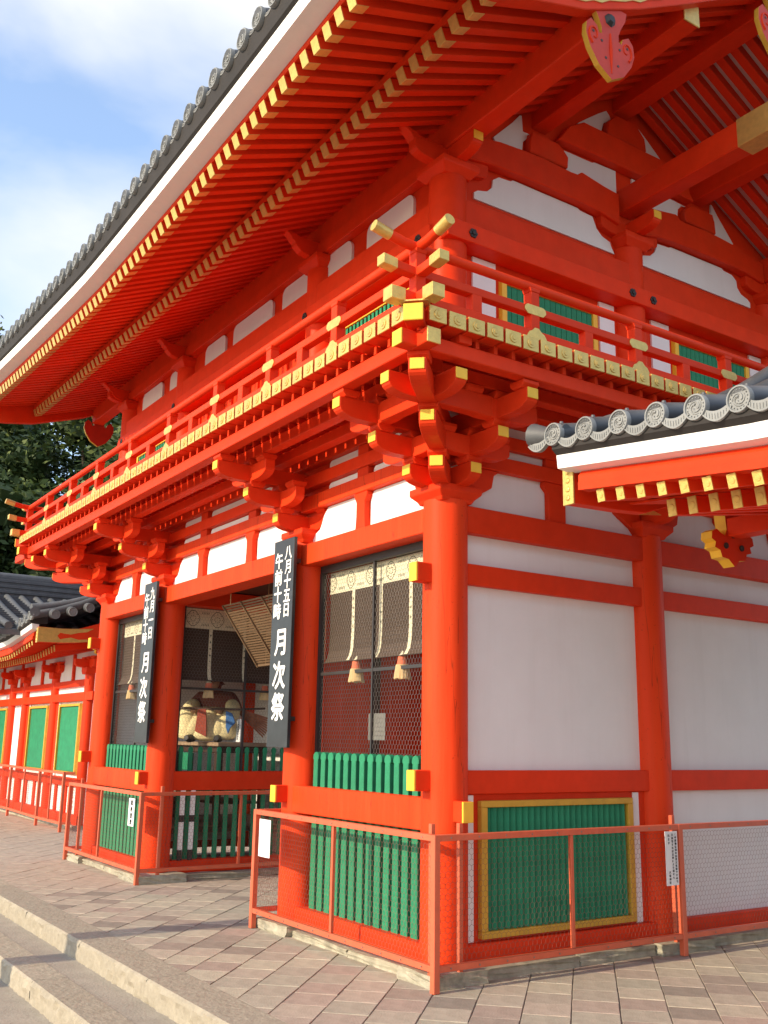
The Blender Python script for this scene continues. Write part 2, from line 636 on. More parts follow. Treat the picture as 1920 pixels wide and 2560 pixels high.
# rough foundation stones
random.seed(3)


def rough_block(x0, x1, y0, y1, z0, z1, amp=0.007):
    b = bmesh.new()
    nx = max(2, int((x1 - x0) / 0.10))
    ny = max(2, int((y1 - y0) / 0.10))
    bmesh.ops.create_cube(b, size=1)
    bmesh.ops.subdivide_edges(b, edges=b.edges[:], cuts=4, use_grid_fill=True)
    for v in b.verts:
        v.co = Vector((x0 + (v.co.x + .5) * (x1 - x0), y0 + (v.co.y + .5) * (y1 - y0), z0 + (v.co.z + .5) * (z1 - z0)))
        if v.co.z > z0 + 0.01:
            v.co += Vector((random.gauss(0, amp), random.gauss(0, amp), random.gauss(0, amp * 0.5)))
    me = bpy.data.meshes.new('foundation_stone')
    b.to_mesh(me)
    b.free()
    me.materials.append(STONE)
    return me


for a in ((-0.10, 0.335, -0.335, 0.14, -0.02, 0.092), (-2.37, -1.80, -0.325, 0.25, -0.02, 0.085), (-5.98, -5.30, -0.33, 0.25, -0.02, 0.09), (-8.15, -7.55, -0.33, 0.25, -0.02, 0.09),
          (-1.79, -0.9, -0.27, 0.1, -0.02, 0.06), (-0.89, -0.11, -0.275, 0.1, -0.02, 0.062), (-7.54, -6.7, -0.27, 0.1, -0.02, 0.06), (-6.69, -5.99, -0.27, 0.1, -0.02, 0.06),
          (-0.15, 0.26, 0.15, 1.1, -0.02, 0.075), (-0.15, 0.26, 1.11, 1.95, -0.02, 0.08), (-0.30, 0.33, 1.96, 2.60, -0.02, 0.09), (-0.15, 0.26, 2.61, 3.6, -0.02, 0.075), (-0.15, 0.26, 3.61, 5.0, -0.02, 0.075),
          (-5.85, -5.45, 0.26, 1.9, -0.02, 0.06), (-6.0, -5.40, 1.95, 2.6, -0.02, 0.085), (-2.40, -2.05, 0.26, 2.6, -0.02, 0.06)):
    link('foundation_stone', rough_block(*a), gate)

# front bays (1 and 3): sill, rail, pales
FB = [(XS[1], XS[0]), (XS[3], XS[2])]
palem = MB()


def pale_poly(w=0.092):
    h = w / 2
    p = [(-h * 0.98, 0.19), (h * 0.98, 0.19), (h * 0.78, 1.475), (h, 1.478), (h, 1.503)]
    p += [(h * math.cos(t), 1.503 + 0.04 * math.sin(t)) for t in [PI * k / 8 for k in range(1, 8)]]
    p += [(-h, 1.503), (-h, 1.478), (-h * 0.78, 1.475)]
    return p


palm = MB().prism(pale_poly(), 'y', -0.028, 0.028).mesh('pale', GREEN, bevel=0.004)
for xa, xb in FB:
    bx('ground_sill', gate, RED, xa + 0.1, xb - 0.1, -0.105, 0.11, 0.055, 0.20)
    bx('waist_rail', gate, REDV, xa + 0.06, xb - 0.06, -0.145, -0.031, 1.004, 1.240)
    n = 13
    for k in range(n):
        link('pale', palm, gate, (xa + 0.30 + k * (W1 - 0.645) / (n - 1), 0, 0))
    # upper window frame: black iron bars and wire netting
    z0, z1, x0, x1 = 1.24, 3.275, xa + 0.16, xb - 0.16
    fr = MB().box(x0, x1, 0.035, 0.075, z1 - 0.07, z1).box(x0, x0 + 0.05, 0.03, 0.08, z0, z1 - 0.07).box(x1 - 0.05, x1, 0.03, 0.08, z0, z1 - 0.07)
    fr.box(x0 + 0.05, x1 - 0.05, 0.045, 0.065, 2.235, 2.265)
    fr.box((x0 + x1) / 2 - 0.011, (x0 + x1) / 2 + 0.011, 0.042, 0.068, z0, z1 - 0.07)
    fo = part('window_frame', fr, BLACK, gate)
    part('wire_netting', hexmesh(MB(), x1 - x0 - 0.1, z1 - z0 - 0.07, 0.042, 0.0013, lambda u, v, a=x0 + 0.05, b=z0: (a + u, 0.055, b + v)), WIRE, fo, kind='stuff')
# lintels
for xa, xb in zip(XS[1:], XS[:-1]):
    bx('lintel', gate, REDV, xa + 0.05, xb - 0.05, -0.145, 0.14, 3.275, 3.474)
    bx('upper_tie_beam', gate, REDV, xa + 0.02, xb - 0.02, -0.125, 0.12, 3.812, 3.955)
    bx('wall_beam', gate, RED, xa, xb, -0.115, 0.11, 4.045, 4.165)
    bx('wall_beam', gate, RED, xa, xb, -0.115, 0.11, 4.262, 4.40)
    bx('backing_wall', gate, RED, xa, xb, -0.02, 0.02, 3.474, 4.40, bevel=0)
    L = xb - xa
    ns = 2 if L < 3 else 3
    c = (xa + xb) / 2
    sp = [c - 0.0] if ns == 2 else [c - 0.64, c + 0.64]
    hw = 0.08
    for s in sp:
        q = [(s - hw, 3.475), (s + hw, 3.475), (s + hw * 0.85, 3.60), (s + hw * 0.85, 3.72), (s + hw * 1.3, 3.78), (s + hw * 1.3, 3.811), (s - hw * 1.3, 3.811), (s - hw * 1.3, 3.78), (s - hw * 0.85, 3.72), (s - hw * 0.85, 3.60)]
        part('strut', MB().prism(q, 'y', -0.115, -0.02), RED, gate, bevel=0.004)
        for (za, zb) in ((3.956, 4.044), (4.166, 4.261)):
            bx('strut', gate, RED, s - 0.09, s + 0.09, -0.10, -0.02, za, zb)
    ed = [xa + 0.17] + [e for s in sp for e in (s - hw, s + hw)] + [xb - 0.17]
    for a, b in zip(ed[::2], ed[1::2]):
        first, last = a == ed[0], b == ed[-1]
        pl = []
        if first:
            pl += [(a, 3.476), (a - 0.02, 3.53), (a + 0.02, 3.575), (a + 0.12, 3.615), (a + 0.15, 3.66)]
            pl += [(a + 0.19, 3.74), (a + 0.27, 3.808)]
        else:
            pl += [(a, 3.476), (a, 3.76), (a + 0.05, 3.808)]
        tail = []
        if last:
            tail += [(b - 0.27, 3.808), (b - 0.19, 3.74), (b - 0.15, 3.66), (b - 0.12, 3.615), (b - 0.02, 3.575), (b + 0.02, 3.53), (b, 3.476)]
        else:
            tail += [(b - 0.05, 3.808), (b, 3.76), (b, 3.476)]
        part('plaster_panel', MB().prism((pl + tail)[::-1], 'y', -0.055, -0.021), WHITE, gate)
        for (za, zb) in ((3.958, 4.040), (4.17, 4.258)):
            aa = a + (0.26 if first else 0.03)
            bb = b - (0.26 if last else 0.03)
            part('plaster_panel', MB().prism(poly_round(aa, bb, za, zb, 0.045), 'y', -0.05, -0.021), WHITE, gate)

# side wall (x = 0) and the far side wall
for xw, sg in ((0.0, 1), (XS[3], -1)):
    for yi, (ya, yb) in enumerate(zip(YS[:-1], YS[1:])):
        bx('plaster_wall', gate, WHITE, xw + sg * 0.035, xw - sg * 0.03, ya, yb, 0.2, 4.40, bevel=0)

        def side(name, m_, d, z0, z1, y0=None, y1=None, bev=0.006):
            return bx(name, gate, m_, xw + sg * 0.036, xw + sg * d, ya + 0.1 if y0 is None else y0, yb - 0.1 if y1 is None else y1, z0, z1, bev)
        side('ground_sill', RED, 0.12, 0.09, 0.215)
        side('wall_beam', RED, 0.105, 1.270, 1.444)
        side('wall_beam', RED, 0.105, 2.866, 3.032)
        side('lintel', RED, 0.125, 3.278, 3.495)
        side('upper_tie_beam', RED, 0.115, 3.842, 3.965)
        side('wall_beam', RED, 0.10, 4.05, 4.165)
        side('wall_beam', RED, 0.10, 4.262, 4.40)
        yc = (ya + yb) / 2
        q = [(yc - 0.10, 3.496), (yc + 0.10, 3.496), (yc + 0.10, 3.75), (yc + 0.15, 3.80), (yc + 0.15, 3.841), (yc - 0.15, 3.841), (yc - 0.15, 3.80), (yc - 0.10, 3.75)]
        part('strut', MB().prism(q, 'x', xw + sg * 0.036, xw + sg * 0.09), RED, gate, bevel=0.004)
        for za, zb in ((3.966, 4.049), (4.166, 4.261)):
            side('strut', RED, 0.09, za, zb, yc - 0.12, yc + 0.12)
            for e0, e1 in ((ya + 0.1, ya + 0.45), (yb - 0.45, yb - 0.1)):
                side('wall_block', RED, 0.08, za, zb, e0, e1)
        for s, y0 in ((1, ya), (-1, yb)):      # stepped shoulder beside the column heads
            q = [(y0 + s * a, z) for a, z in ((0.1, 3.496), (0.178, 3.555), (0.246, 3.593), (0.414, 3.692), (0.439, 3.80), (0.50, 3.841), (0.1, 3.841))]
            part('shoulder_bracket', MB().prism(q, 'x', xw + sg * 0.036, xw + sg * 0.085), RED, gate, bevel=0.004)
    if sg > 0:
        # red panel, lattice window with ochre frame and two white slips (bay next to the corner)
        def sp_(name, m_, d0, d1, y0, y1, z0, z1, bev=0.004, par=None):
            return bx(name, par or gate, m_, d0, d1, y0, y1, z0, z1, bev)
        sp_('red_panel', RED, 0.036, 0.06, 0.15, 2.12, 0.216, 1.269)
        for y0, y1 in ((0.152, 0.221), (1.956, 2.028)):
            sp_('plaster_slip', WHITE, 0.061, 0.075, y0, y1, 0.218, 1.262)
        wf = MB().box(0.061, 0.115, 0.267, 1.915, 1.172, 1.220).box(0.061, 0.115, 0.267, 1.915, 0.240, 0.290).box(0.061, 0.115, 0.267, 0.327, 0.291, 1.171).box(0.061, 0.115, 1.855, 1.915, 0.291, 1.171)
        wf = part('lattice_window', wf, OCHRE, gate, bevel=0.004)
        bx('window_back', wf, GREEN, 0.0605, 0.064, 0.328, 1.854, 0.291, 1.171, 0)
        n = 24
        sl = MB().prism([(0.066, -0.031), (0.100, 0.0), (0.066, 0.031)], 'z', 0.292, 1.170).mesh('lattice_bar', GREEN)
        for k in range(n):
            link('lattice_bar', sl, wf, (0, 0.36 + k * (1.462 / (n - 1)), 0))
# middle and rear walls of the ground floor, side-room floors, upper floor
for xa, xb, mt_ in ((XS[1], XS[0], RED), (XS[3], XS[2], WHITE)):
    bx('room_wall', gate, mt_, xa, xb, D1 - 0.03, D1 + 0.03, 0.1, 3.5, 0)
    bx('room_wall', gate, WHITE, xa, xb, YS[2] - 0.03, YS[2] + 0.03, 0.1, 3.5, 0)
    bx('room_floor', gate, WOODD, xa + 0.1, xb - 0.1, 0.12, YS[2] - 0.1, 0.5, 0.56, 0)
bx('room_ceiling', gate, WOODD, XS[3] + 0.05, XS[0] - 0.05, 0.13, YS[2], 3.50, 3.56, 0)
for k in range(9):   # planks of the red partition in the right-hand room
    bx('partition_plank', gate, RED, XS[1] + 0.18 + k * 0.208, XS[1] + 0.18 + k * 0.208 + 0.196, D1 - 0.055, D1 - 0.031, 0.6, 3.0, 0.004)
# passage side walls
for xw, sg in ((XS[2], 1), (XS[1], -1)):
    bx('ground_sill', gate, RED, xw - 0.09, xw + 0.09, 0.1, D1 - 0.1, 0.06, 0.21)
    bx('waist_rail', gate, RED, xw + sg * 0.032, xw + sg * 0.12, 0.10, D1 - 0.1, 1.02, 1.247)
    bx('lintel', gate, RED, xw - 0.11, xw + 0.11, 0.1, D1 - 0.1, 3.285, 3.49)
    bx('rear_partition', gate, WHITE, xw - 0.03, xw + 0.03, D1 + 0.1, YS[2] - 0.1, 0.1, 3.49, 0)
    for k in range(15):
        link('pale', palm, gate, (xw, 0.25 + k * 0.129, 0), (0, 0, PI / 2)).scale = (0.62, 0.6, 1)
    if sg < 0:
        for k in range(10):
            y0 = 0.19 + k * 0.19
            bx('partition_plank', gate, RED, xw + 0.035, xw + 0.06, y0, y0 + 0.182, 0.56, 3.28, 0.004)
        for y0 in (0.75, 1.45):
            bx('partition_post', gate, WOODD, xw + 0.061, xw + 0.10, y0, y0 + 0.05, 0.56, 3.28, 0.003)
        continue
    fr = MB().box(xw - 0.015, xw + 0.015, 0.18, D1 - 0.18, 2.24, 2.268).box(xw - 0.014, xw + 0.014, 1.065, 1.09, 1.25, 3.28).box(xw - 0.02, xw + 0.02, 0.16, 0.2, 1.25, 3.28).box(xw - 0.02, xw + 0.02, D1 - 0.2, D1 - 0.16, 1.25, 3.28)
    fo = part('window_frame', fr, BLACK, gate)
    part('wire_netting', hexmesh(MB(), D1 - 0.4, 2.03, 0.042, 0.0012, lambda u, v, a=xw: (a, 0.2 + u, 1.25 + v)), WIRE, fo, kind='stuff')
bx('passage_lintel', gate, RED, XS[2] + 0.05, XS[1] - 0.05, D1 - 0.12, D1 + 0.12, 3.2, 3.49)

# projecting ends of the tie beams, tipped in ochre
def beam_end(x, y, z, dx, dy, w=0.10, h=0.15, L=0.30):
    if dy:
        o = bx('beam_end', gate, RED, x - w / 2, x + w / 2, y, y + dy * L, z - h / 2, z + h / 2)
        bx('end_cap', o, YEL, x - w / 2 + .001, x + w / 2 - .001, y + dy * (L + .001), y + dy * (L + 0.018), z - h / 2 + .001, z + h / 2 - .001, 0.003)
    else:
        o = bx('beam_end', gate, RED, x, x + dx * L, y - w / 2, y + w / 2, z - h / 2, z + h / 2)
        bx('end_cap', o, YEL, x + dx * (L + .001), x + dx * (L + 0.018), y - w / 2 + .001, y + w / 2 - .001, z - h / 2 + .001, z + h / 2 - .001, 0.003)


for x in (XS[0], XS[3]):
    beam_end(x, 0, 2.93, 0, -1)
    beam_end(x, 0, 1.37, 0, -1)
beam_end(0, 0, 1.155, 1, 0, L=0.27)
for x in (XS[1], XS[2]):
    beam_end(x, 0, 1.165, 0, -1, L=0.28)

# ---- bracket sets carrying the balcony
ZT = [3.775, 3.985, 4.195]
AH, AW = 0.155, 0.105


def arm_profile(L, h, both=False):
    pr = [(L, 0.0), (L, -0.085)]
    for k in range(1, 7):
        t = PI / 2 * k / 6
        pr.append((L - 0.20 * (1 - math.cos(t)) - 0.0, -0.085 - (h - 0.085) * math.sin(t)))
    if both:
        return pr + [(-a, b) for a, b in pr[::-1]]
    return [(0.0, 0.0)] + pr + [(0.0, -h)]


_arm_cache = {}


def arm_mesh(L, both=False, w=AW):
    k = (round(L, 3), both, w)
    if k not in _arm_cache:
        _arm_cache[k] = MB().prism(arm_profile(L, AH, both), 'y', -w / 2, w / 2).mesh('bracket_arm', RED, bevel=0.004)
    return _arm_cache[k]


capm = MB().box(0.001, 0.010, -AW / 2 + 0.002, AW / 2 - 0.002, -0.084, -0.004).mesh('end_cap', YEL, bevel=0.003)
blkm = MB().prism([(-0.05, 0), (0.05, 0), (0.078, 0.03), (0.078, 0.0575), (-0.078, 0.0575), (-0.078, 0.03)], 'y', -0.075, 0.075).mesh('bearing_block', RED, bevel=0.003)
daim = MB()
vs, fs = [], []
rings = [(0.150, 3.50), (0.165, 3.53), (0.21, 3.575), (0.21, 3.63)]
for h, z in rings:
    vs += [(-h, -h, z), (h, -h, z), (h, h, z), (-h, h, z)]
for k in range(3):
    for i in range(4):
        fs.append((k * 4 + i, k * 4 + (i + 1) % 4, k * 4 + 4 + (i + 1) % 4, k * 4 + 4 + i))
fs += [(3, 2, 1, 0), (12, 13, 14, 15)]
daim = MB().add(vs, fs).mesh('bracket_set', RED, bevel=0.006)


def bracket(x, y, dirs, diag=None, cross=None):
    b = link('bracket_set', daim, gate, (x, y, 0))

    def arm(ang, L, z, cap=True, off=(0, 0), both=False, w=AW):
        a = link('bracket_arm', arm_mesh(L, both, w), b, (off[0], off[1], z), (0, 0, ang))
        if cap:
            c_ = link('end_cap', capm, b, (off[0] + math.cos(ang) * L, off[1] + math.sin(ang) * L, z), (0, 0, ang))
        return a

    def block(px, py, z, ang=0):
        link('bearing_block', blkm, b, (px, py, z + 0.001), (0, 0, ang))
    for ang in dirs:
        ux, uy = math.cos(ang), math.sin(ang)
        for k in range(3):
            arm(ang, STEP[k], ZT[k])
            block(ux * (STEP[k] - 0.085), uy * (STEP[k] - 0.085), ZT[k], ang)
        px, py = -uy, ux
        # cross arms parallel to the wall
        for off, z, L in ((0.0, ZT[0] + 0.002, 0.38), (STEP[0] - 0.06, ZT[1] - 0.002, 0.36), (STEP[1] - 0.06, ZT[2] - 0.002, 0.36)):
            arm(ang + PI / 2, L, z, cap=False, off=(ux * off, uy * off), both=True, w=AW - 0.006)
            for s in (-1, 0, 1):
                if off == 0 and s == 0:
                    continue
                block(ux * off + px * s * (L - 0.09), uy * off + py * s * (L - 0.09), z, ang)
    if diag is not None:
        for k in range(3):
            arm(diag, STEP[k] * math.sqrt(2) - 0.02, ZT[k] - 0.004, w=0.125)
        ex, ey = math.cos(dirs[0]), math.sin(dirs[0])
        fx_, fy_ = math.cos(dirs[1]), math.sin(dirs[1])
        q = STEP[1] - 0.05
        arm(dirs[0], STEP[2] - 0.1, ZT[2] + 0.003, off=(fx_ * q + ex * 0.1, fy_ * q + ey * 0.1), w=AW - 0.004)
        arm(dirs[1], STEP[2] - 0.1, ZT[2] + 0.003, off=(ex * q + fx_ * 0.1, ey * q + fy_ * 0.1), w=AW - 0.004)
        q = STEP[0] - 0.04
        for k, qq in ((2, STEP[2] - 0.09), (1, STEP[1] - 0.09), (0, STEP[0] - 0.09)):
            block((ex + fx_) * qq, (ey + fy_) * qq, ZT[k], diag)
    return b


bracket(0, 0, [-PI / 2, 0], diag=-PI / 4)
bracket(XS[3], 0, [-PI / 2, PI], diag=-3 * PI / 4)
bracket(XS[1], 0, [-PI / 2])
bracket(XS[2], 0, [-PI / 2])
bracket(0, D1, [0])
bracket(0, 2 * D1, [0])

# ---- balcony
OB, ZB0, ZB1 = 1.154, 4.421, 4.527
YB_END = 2 * D1 + OB
bxl = XS[3] - OB
# purlins under the planks
for off, z0, z1, tip in ((1.0, 4.254, 4.362, 0.17), (0.655, 4.256, 4.36, 0.1), (0.33, 4.258, 4.36, 0.1)):
    w = 0.055
    o = bx('balcony_purlin', gate, RED, XS[3] - off - tip, off + tip, -off - w, -off + w, z0, z1)
    if off == 1.0:
        for s, xe in ((1, off + tip), (-1, XS[3] - off - tip)):
            bx('end_cap', o, GOLD, xe + s * .001, xe + s * 0.012, -off - w, -off + w, z0, z1, 0.002)
    for s, xx in ((1, 0.0), (-1, XS[3])):
        o = bx('balcony_purlin', gate, RED, xx + s * off - w, xx + s * off + w, -off - tip, 2 * D1 + off, z0 + 0.004, z1 + 0.002)
        if off == 1.0:
            bx('end_cap', o, YEL, xx + s * off - w, xx + s * off + w, -off - tip - 0.012, -off - tip - .001, z0, z1, 0.002)
# floor planks with gilt caps
PW = 0.168
plankm = MB().box(-PW / 2 + 0.013, PW / 2 - 0.013, 0, 1.19, 0.0, 0.104).mesh('balcony_plank', RED, bevel=0.003)
pcm = MB()
pcm.box(-PW / 2 + 0.012, PW / 2 - 0.012, -0.012, 0.0, -0.003, 0.107)
pcm.box(-PW / 2 + 0.012, PW / 2 - 0.012, 0.0, 0.05, 0.105, 0.109)
pcm.cyl((0, -0.012, 0.052), (0, -0.018, 0.052), 0.036, n=12)
pcm.cyl((0, -0.018, 0.052), (0, -0.022, 0.052), 0.018, n=10)
pcm = pcm.mesh('plank_cap', GOLD, bevel=0.002)


def plank(x, y, rz):
    p = link('balcony_plank', plankm, gate, (x, y, ZB0 + random.uniform(-.002, .002)), (0, 0, rz))
    link('plank_cap', pcm, p)


nf = 57
span = (OB - 0.08) - (bxl + 0.08)
for k in range(nf):
    x = OB - 0.17 - k * (span - 0.18) / (nf - 1)
    plank(x, -OB, 0)
k = 0
y = -OB + 0.20
while y < YB_END:
    plank(OB, y, PI / 2)
    if k < 30:
        plank(bxl, y, -PI / 2)
    y += PW
    k += 1
# little blocks between planks and purlin
spm = MB().box(-0.016, 0.016, -0.055, 0.055, 4.364, 4.420).mesh('spacer_block', RED)
n = 58
for k in range(n):
    x = OB - 0.085 - k * (span + 0.0) / (n - 1)
    link('spacer_block', spm, gate, (x, -1.0, 0))
    link('spacer_block', spm, gate, (x, -0.655, 0))
for k in range(34):
    y = -1.0 + 0.14 + k * PW
    link('spacer_block', spm, gate, (1.0, y, 0), (0, 0, PI / 2))
# corner beams on the diagonal with ochre ends
for xx, s in ((0, 1), (XS[3], -1)):
    d = Vector((s, -1, 0)).normalized()
    ang = math.atan2(-1, s)
    cb = MB().box(0.1, 1.63, -0.065, 0.065, 4.385, 4.50)
    o = part('corner_beam', cb, RED, gate, bevel=0.005, loc=(xx, 0, 0), rot=(0, 0, ang))
    bx('end_cap', o, YEL, 1.631, 1.645, -0.068, 0.068, 4.382, 4.503, 0.004)
    bx('corner_cap', o, GOLD, 1.44, 1.62, -0.10, 0.10, 4.528, 4.542, 0.003)
    # short tie-beam end sticking out at the far left
bx('beam_tail', gate, RED, XS[3] - 1.55, XS[3] - 1.0, -1.08, -0.98, 4.20, 4.31)

# railing
RO = 1.05


def rail_path(a, b, axis_x, const, z, rise, ext):
    pts = []
    L = b - a
    st = [(-ext, rise), (-ext * 0.66, rise * 0.5), (-ext * 0.33, rise * 0.12), (0, 0), (L, 0), (L + ext * 0.33, rise * 0.12), (L + ext * 0.66, rise * 0.5), (L + ext, rise)]
    for s, dz in st:
        pts.append((a + s, const, z + dz) if axis_x else (const, a + s, z + dz))
    return pts


def rails(axis_x, a, b, const, rear_open=False):
    for nm, z, rise, ext, h, w in (('top_rail', 4.985, 0.055, 0.36, 0.036, None), ('middle_rail', 4.785, 0.022, 0.30, 0.062, 0.075), ('base_rail', 4.580, 0.0, 0.24, 0.085, 0.095)):
        P = rail_path(a, b, axis_x, const, z, rise, ext)
        if rear_open:
            P = P[:5]
        mb = MB()
        if w is None:
            mb.tube(P, h, n=12)
            o = part(nm, mb, RED, gate, smooth=50)
        else:
            def sec(k, P=P, h=h, w=w):
                x, y, z_ = P[k]
                if axis_x:
                    return [(x, y - w / 2, z_ - h / 2), (x, y + w / 2, z_ - h / 2), (x, y + w / 2, z_ + h / 2), (x, y - w / 2, z_ + h / 2)]
                return [(x - w / 2, y, z_ - h / 2), (x + w / 2, y, z_ - h / 2), (x + w / 2, y, z_ + h / 2), (x - w / 2, y, z_ + h / 2)]
            o = part(nm, MB().sweep(sec, len(P)), RED, gate, bevel=0.004)
        ends = [(P[0], P[1])] if rear_open else [(P[0], P[1]), (P[-1], P[-2])]
        for e0, e1 in ends:
            e0, e1 = Vector(e0), Vector(e1)
            d = (e1 - e0).normalized()
            q0 = e0 - d * 0.006
            q1 = e0 + d * (0.13 if w is None else 0.11)
            if w is None:
                part('rail_cap', MB().cyl(q0, q1, h + 0.005, h + 0.003, n=12), GOLD, o, smooth=50)
            else:
                hh, ww = h / 2 + 0.005, w / 2 + 0.005
                u = Vector((0, 1, 0)) if axis_x else Vector((1, 0, 0))
                zz = Vector((0, 0, 1))
                part('rail_cap', MB().sweep(lambda k: [(q0, q1)[k] - u * ww - zz * hh, (q0, q1)[k] + u * ww - zz * hh, (q0, q1)[k] + u * ww + zz * hh, (q0, q1)[k] - u * ww + zz * hh], 2), GOLD, o, bevel=0.003)


rails(True, XS[3] - RO, RO, -RO)
rails(False, -RO, 2 * D1 + RO, RO, True)
rails(False, -RO, 2 * D1 + RO, XS[3] - RO, True)
tallm = MB().box(-0.042, 0.042, -0.042, 0.042, 4.53, 4.93)
tallm.prism([(-0.042, 4.93), (0.042, 4.93), (0.055, 4.962), (-0.055, 4.962)], 'y', -0.045, 0.045)
tallm = tallm.mesh('railing_post', RED, bevel=0.004)
shortm = MB().box(-0.045, 0.045, -0.036, 0.036, 4.615, 4.76).mesh('railing_strut', RED, bevel=0.004)
fitm = MB().prism(poly_round(-0.105, 0.105, 4.745, 4.822, 0.036, bottom=0.03), 'y', -0.045, -0.038).mesh('rail_fitting', GOLD, bevel=0.002)
q = [(-0.10, 4.53), (0.10, 4.53), (0.095, 4.57), (0.075, 4.60), (0.045, 4.615), (0.02, 4.64), (-0.02, 4.64), (-0.045, 4.615), (-0.075, 4.60), (-0.095, 4.57)]
fanm = MB().prism(q, 'y', -0.056, -0.048).mesh('base_fitting', GOLD, bevel=0.002)
xs = [-RO * -1, 0.0, -1.098, XS[1], XS[1] - W2 / 3, XS[1] - 2 * W2 / 3, XS[2], XS[2] - 1.098, XS[3], XS[3] - RO]
for k, x in enumerate(xs):
    p = link('railing_post', tallm, gate, (x, -RO, 0))
    if 0 < k < len(xs) - 1:
        link('rail_fitting', fitm, p)
        link('base_fitting', fanm, p)
    if k < len(xs) - 1 and k > 0 and k < len(xs) - 2:
        link('railing_strut', shortm, gate, ((x + xs[k + 1]) / 2, -RO, 0))
for xx, s in ((RO, 1), (XS[3] - RO, -1)):
    ys = [0.0, 1.11, 2.24, 3.4, 4.55]
    for k, y in enumerate(ys):
        p = link('railing_post', tallm, gate, (xx, y, 0), (0, 0, s * PI / 2))
        link('rail_fitting', fitm, p)
        link('base_fitting', fanm, p)
        link('railing_strut', shortm, gate, (xx, y - 0.55, 0), (0, 0, PI / 2))

# ------------------------------------------------------------------ upper storey
IN = 0.05
RU = 0.165
UX = [-IN, XS[1], XS[2], XS[3] + IN]
UY = [IN, D1, 2 * D1 - IN]
ucm = MB().cyl((0, 0, 4.53), (0, 0, 6.42), RU, n=36).mesh('upper_column', RED, smooth=40)
for x in UX:
    for y in UY:
        if x in UX[1:3] and y == D1:
            continue
        link('upper_column', ucm, gate, (x, y, 0))
yw = IN - 0.03
for xa, xb in zip(UX[1:], UX[:-1]):
    bx('upper_wall', gate, RED, xa, xb, IN - 0.005, IN + 0.05, 4.5, 6.98, 0)
    bx('nageshi_beam', gate, RED, xa, xb, IN - 0.20, IN - 0.005, 5.80, 5.97)
    bx('nageshi_beam', gate, RED, xa, xb, IN - 0.13, IN - 0.005, 5.974, 6.225)
    bx('nageshi_beam', gate, RED, xa, xb, IN - 0.17, IN - 0.005, 4.62, 4.74)
    bx('head_beam', gate, RED, xa, xb, IN - 0.11, IN - 0.005, 6.56, 6.70)
for a, b in ((-1.30, -0.52), (-2.05, -1.58), (-3.035, -2.33), (-4.30, -3.27), (-5.13, -4.53), (-6.32, -5.83), (-7.37, -6.60)):
    part('plaster_panel', MB().prism(poly_round(a, b, 6.228, 6.552, 0.09), 'y', IN - 0.035, IN - 0.006), WHITE, gate)
# shutters and lattice windows behind the front railing
for c, w in ((-1.1, 0.62), (-6.8, 0.62)):
    wf = part('lattice_window', MB().box(c - w, c + w, IN - 0.05, IN - 0.006, 5.60, 5.66).box(c - w, c + w, IN - 0.05, IN - 0.006, 4.80, 4.86).box(c - w, c - w + .06, IN - 0.05, IN - 0.006, 4.861, 5.599).box(c + w - .06, c + w, IN - 0.05, IN - 0.006, 4.861, 5.599), YEL, gate)
    lb = MB().box(-0.018, 0.018, IN - 0.035, IN - 0.006, 4.862, 5.598).mesh('lattice_bar', GREEN)
    for k in range(17):
        link('lattice_bar', lb, wf, (c - w + 0.09 + k * (2 * w - 0.18) / 16, 0, 0))
for k in range(14):
    x = XS[1] - 0.24 - k * (W2 - 0.48) / 13
    bx('door_batten', gate, RED, x - 0.03, x + 0.03, IN - 0.035, IN - 0.006, 4.76, 5.78, 0.003)
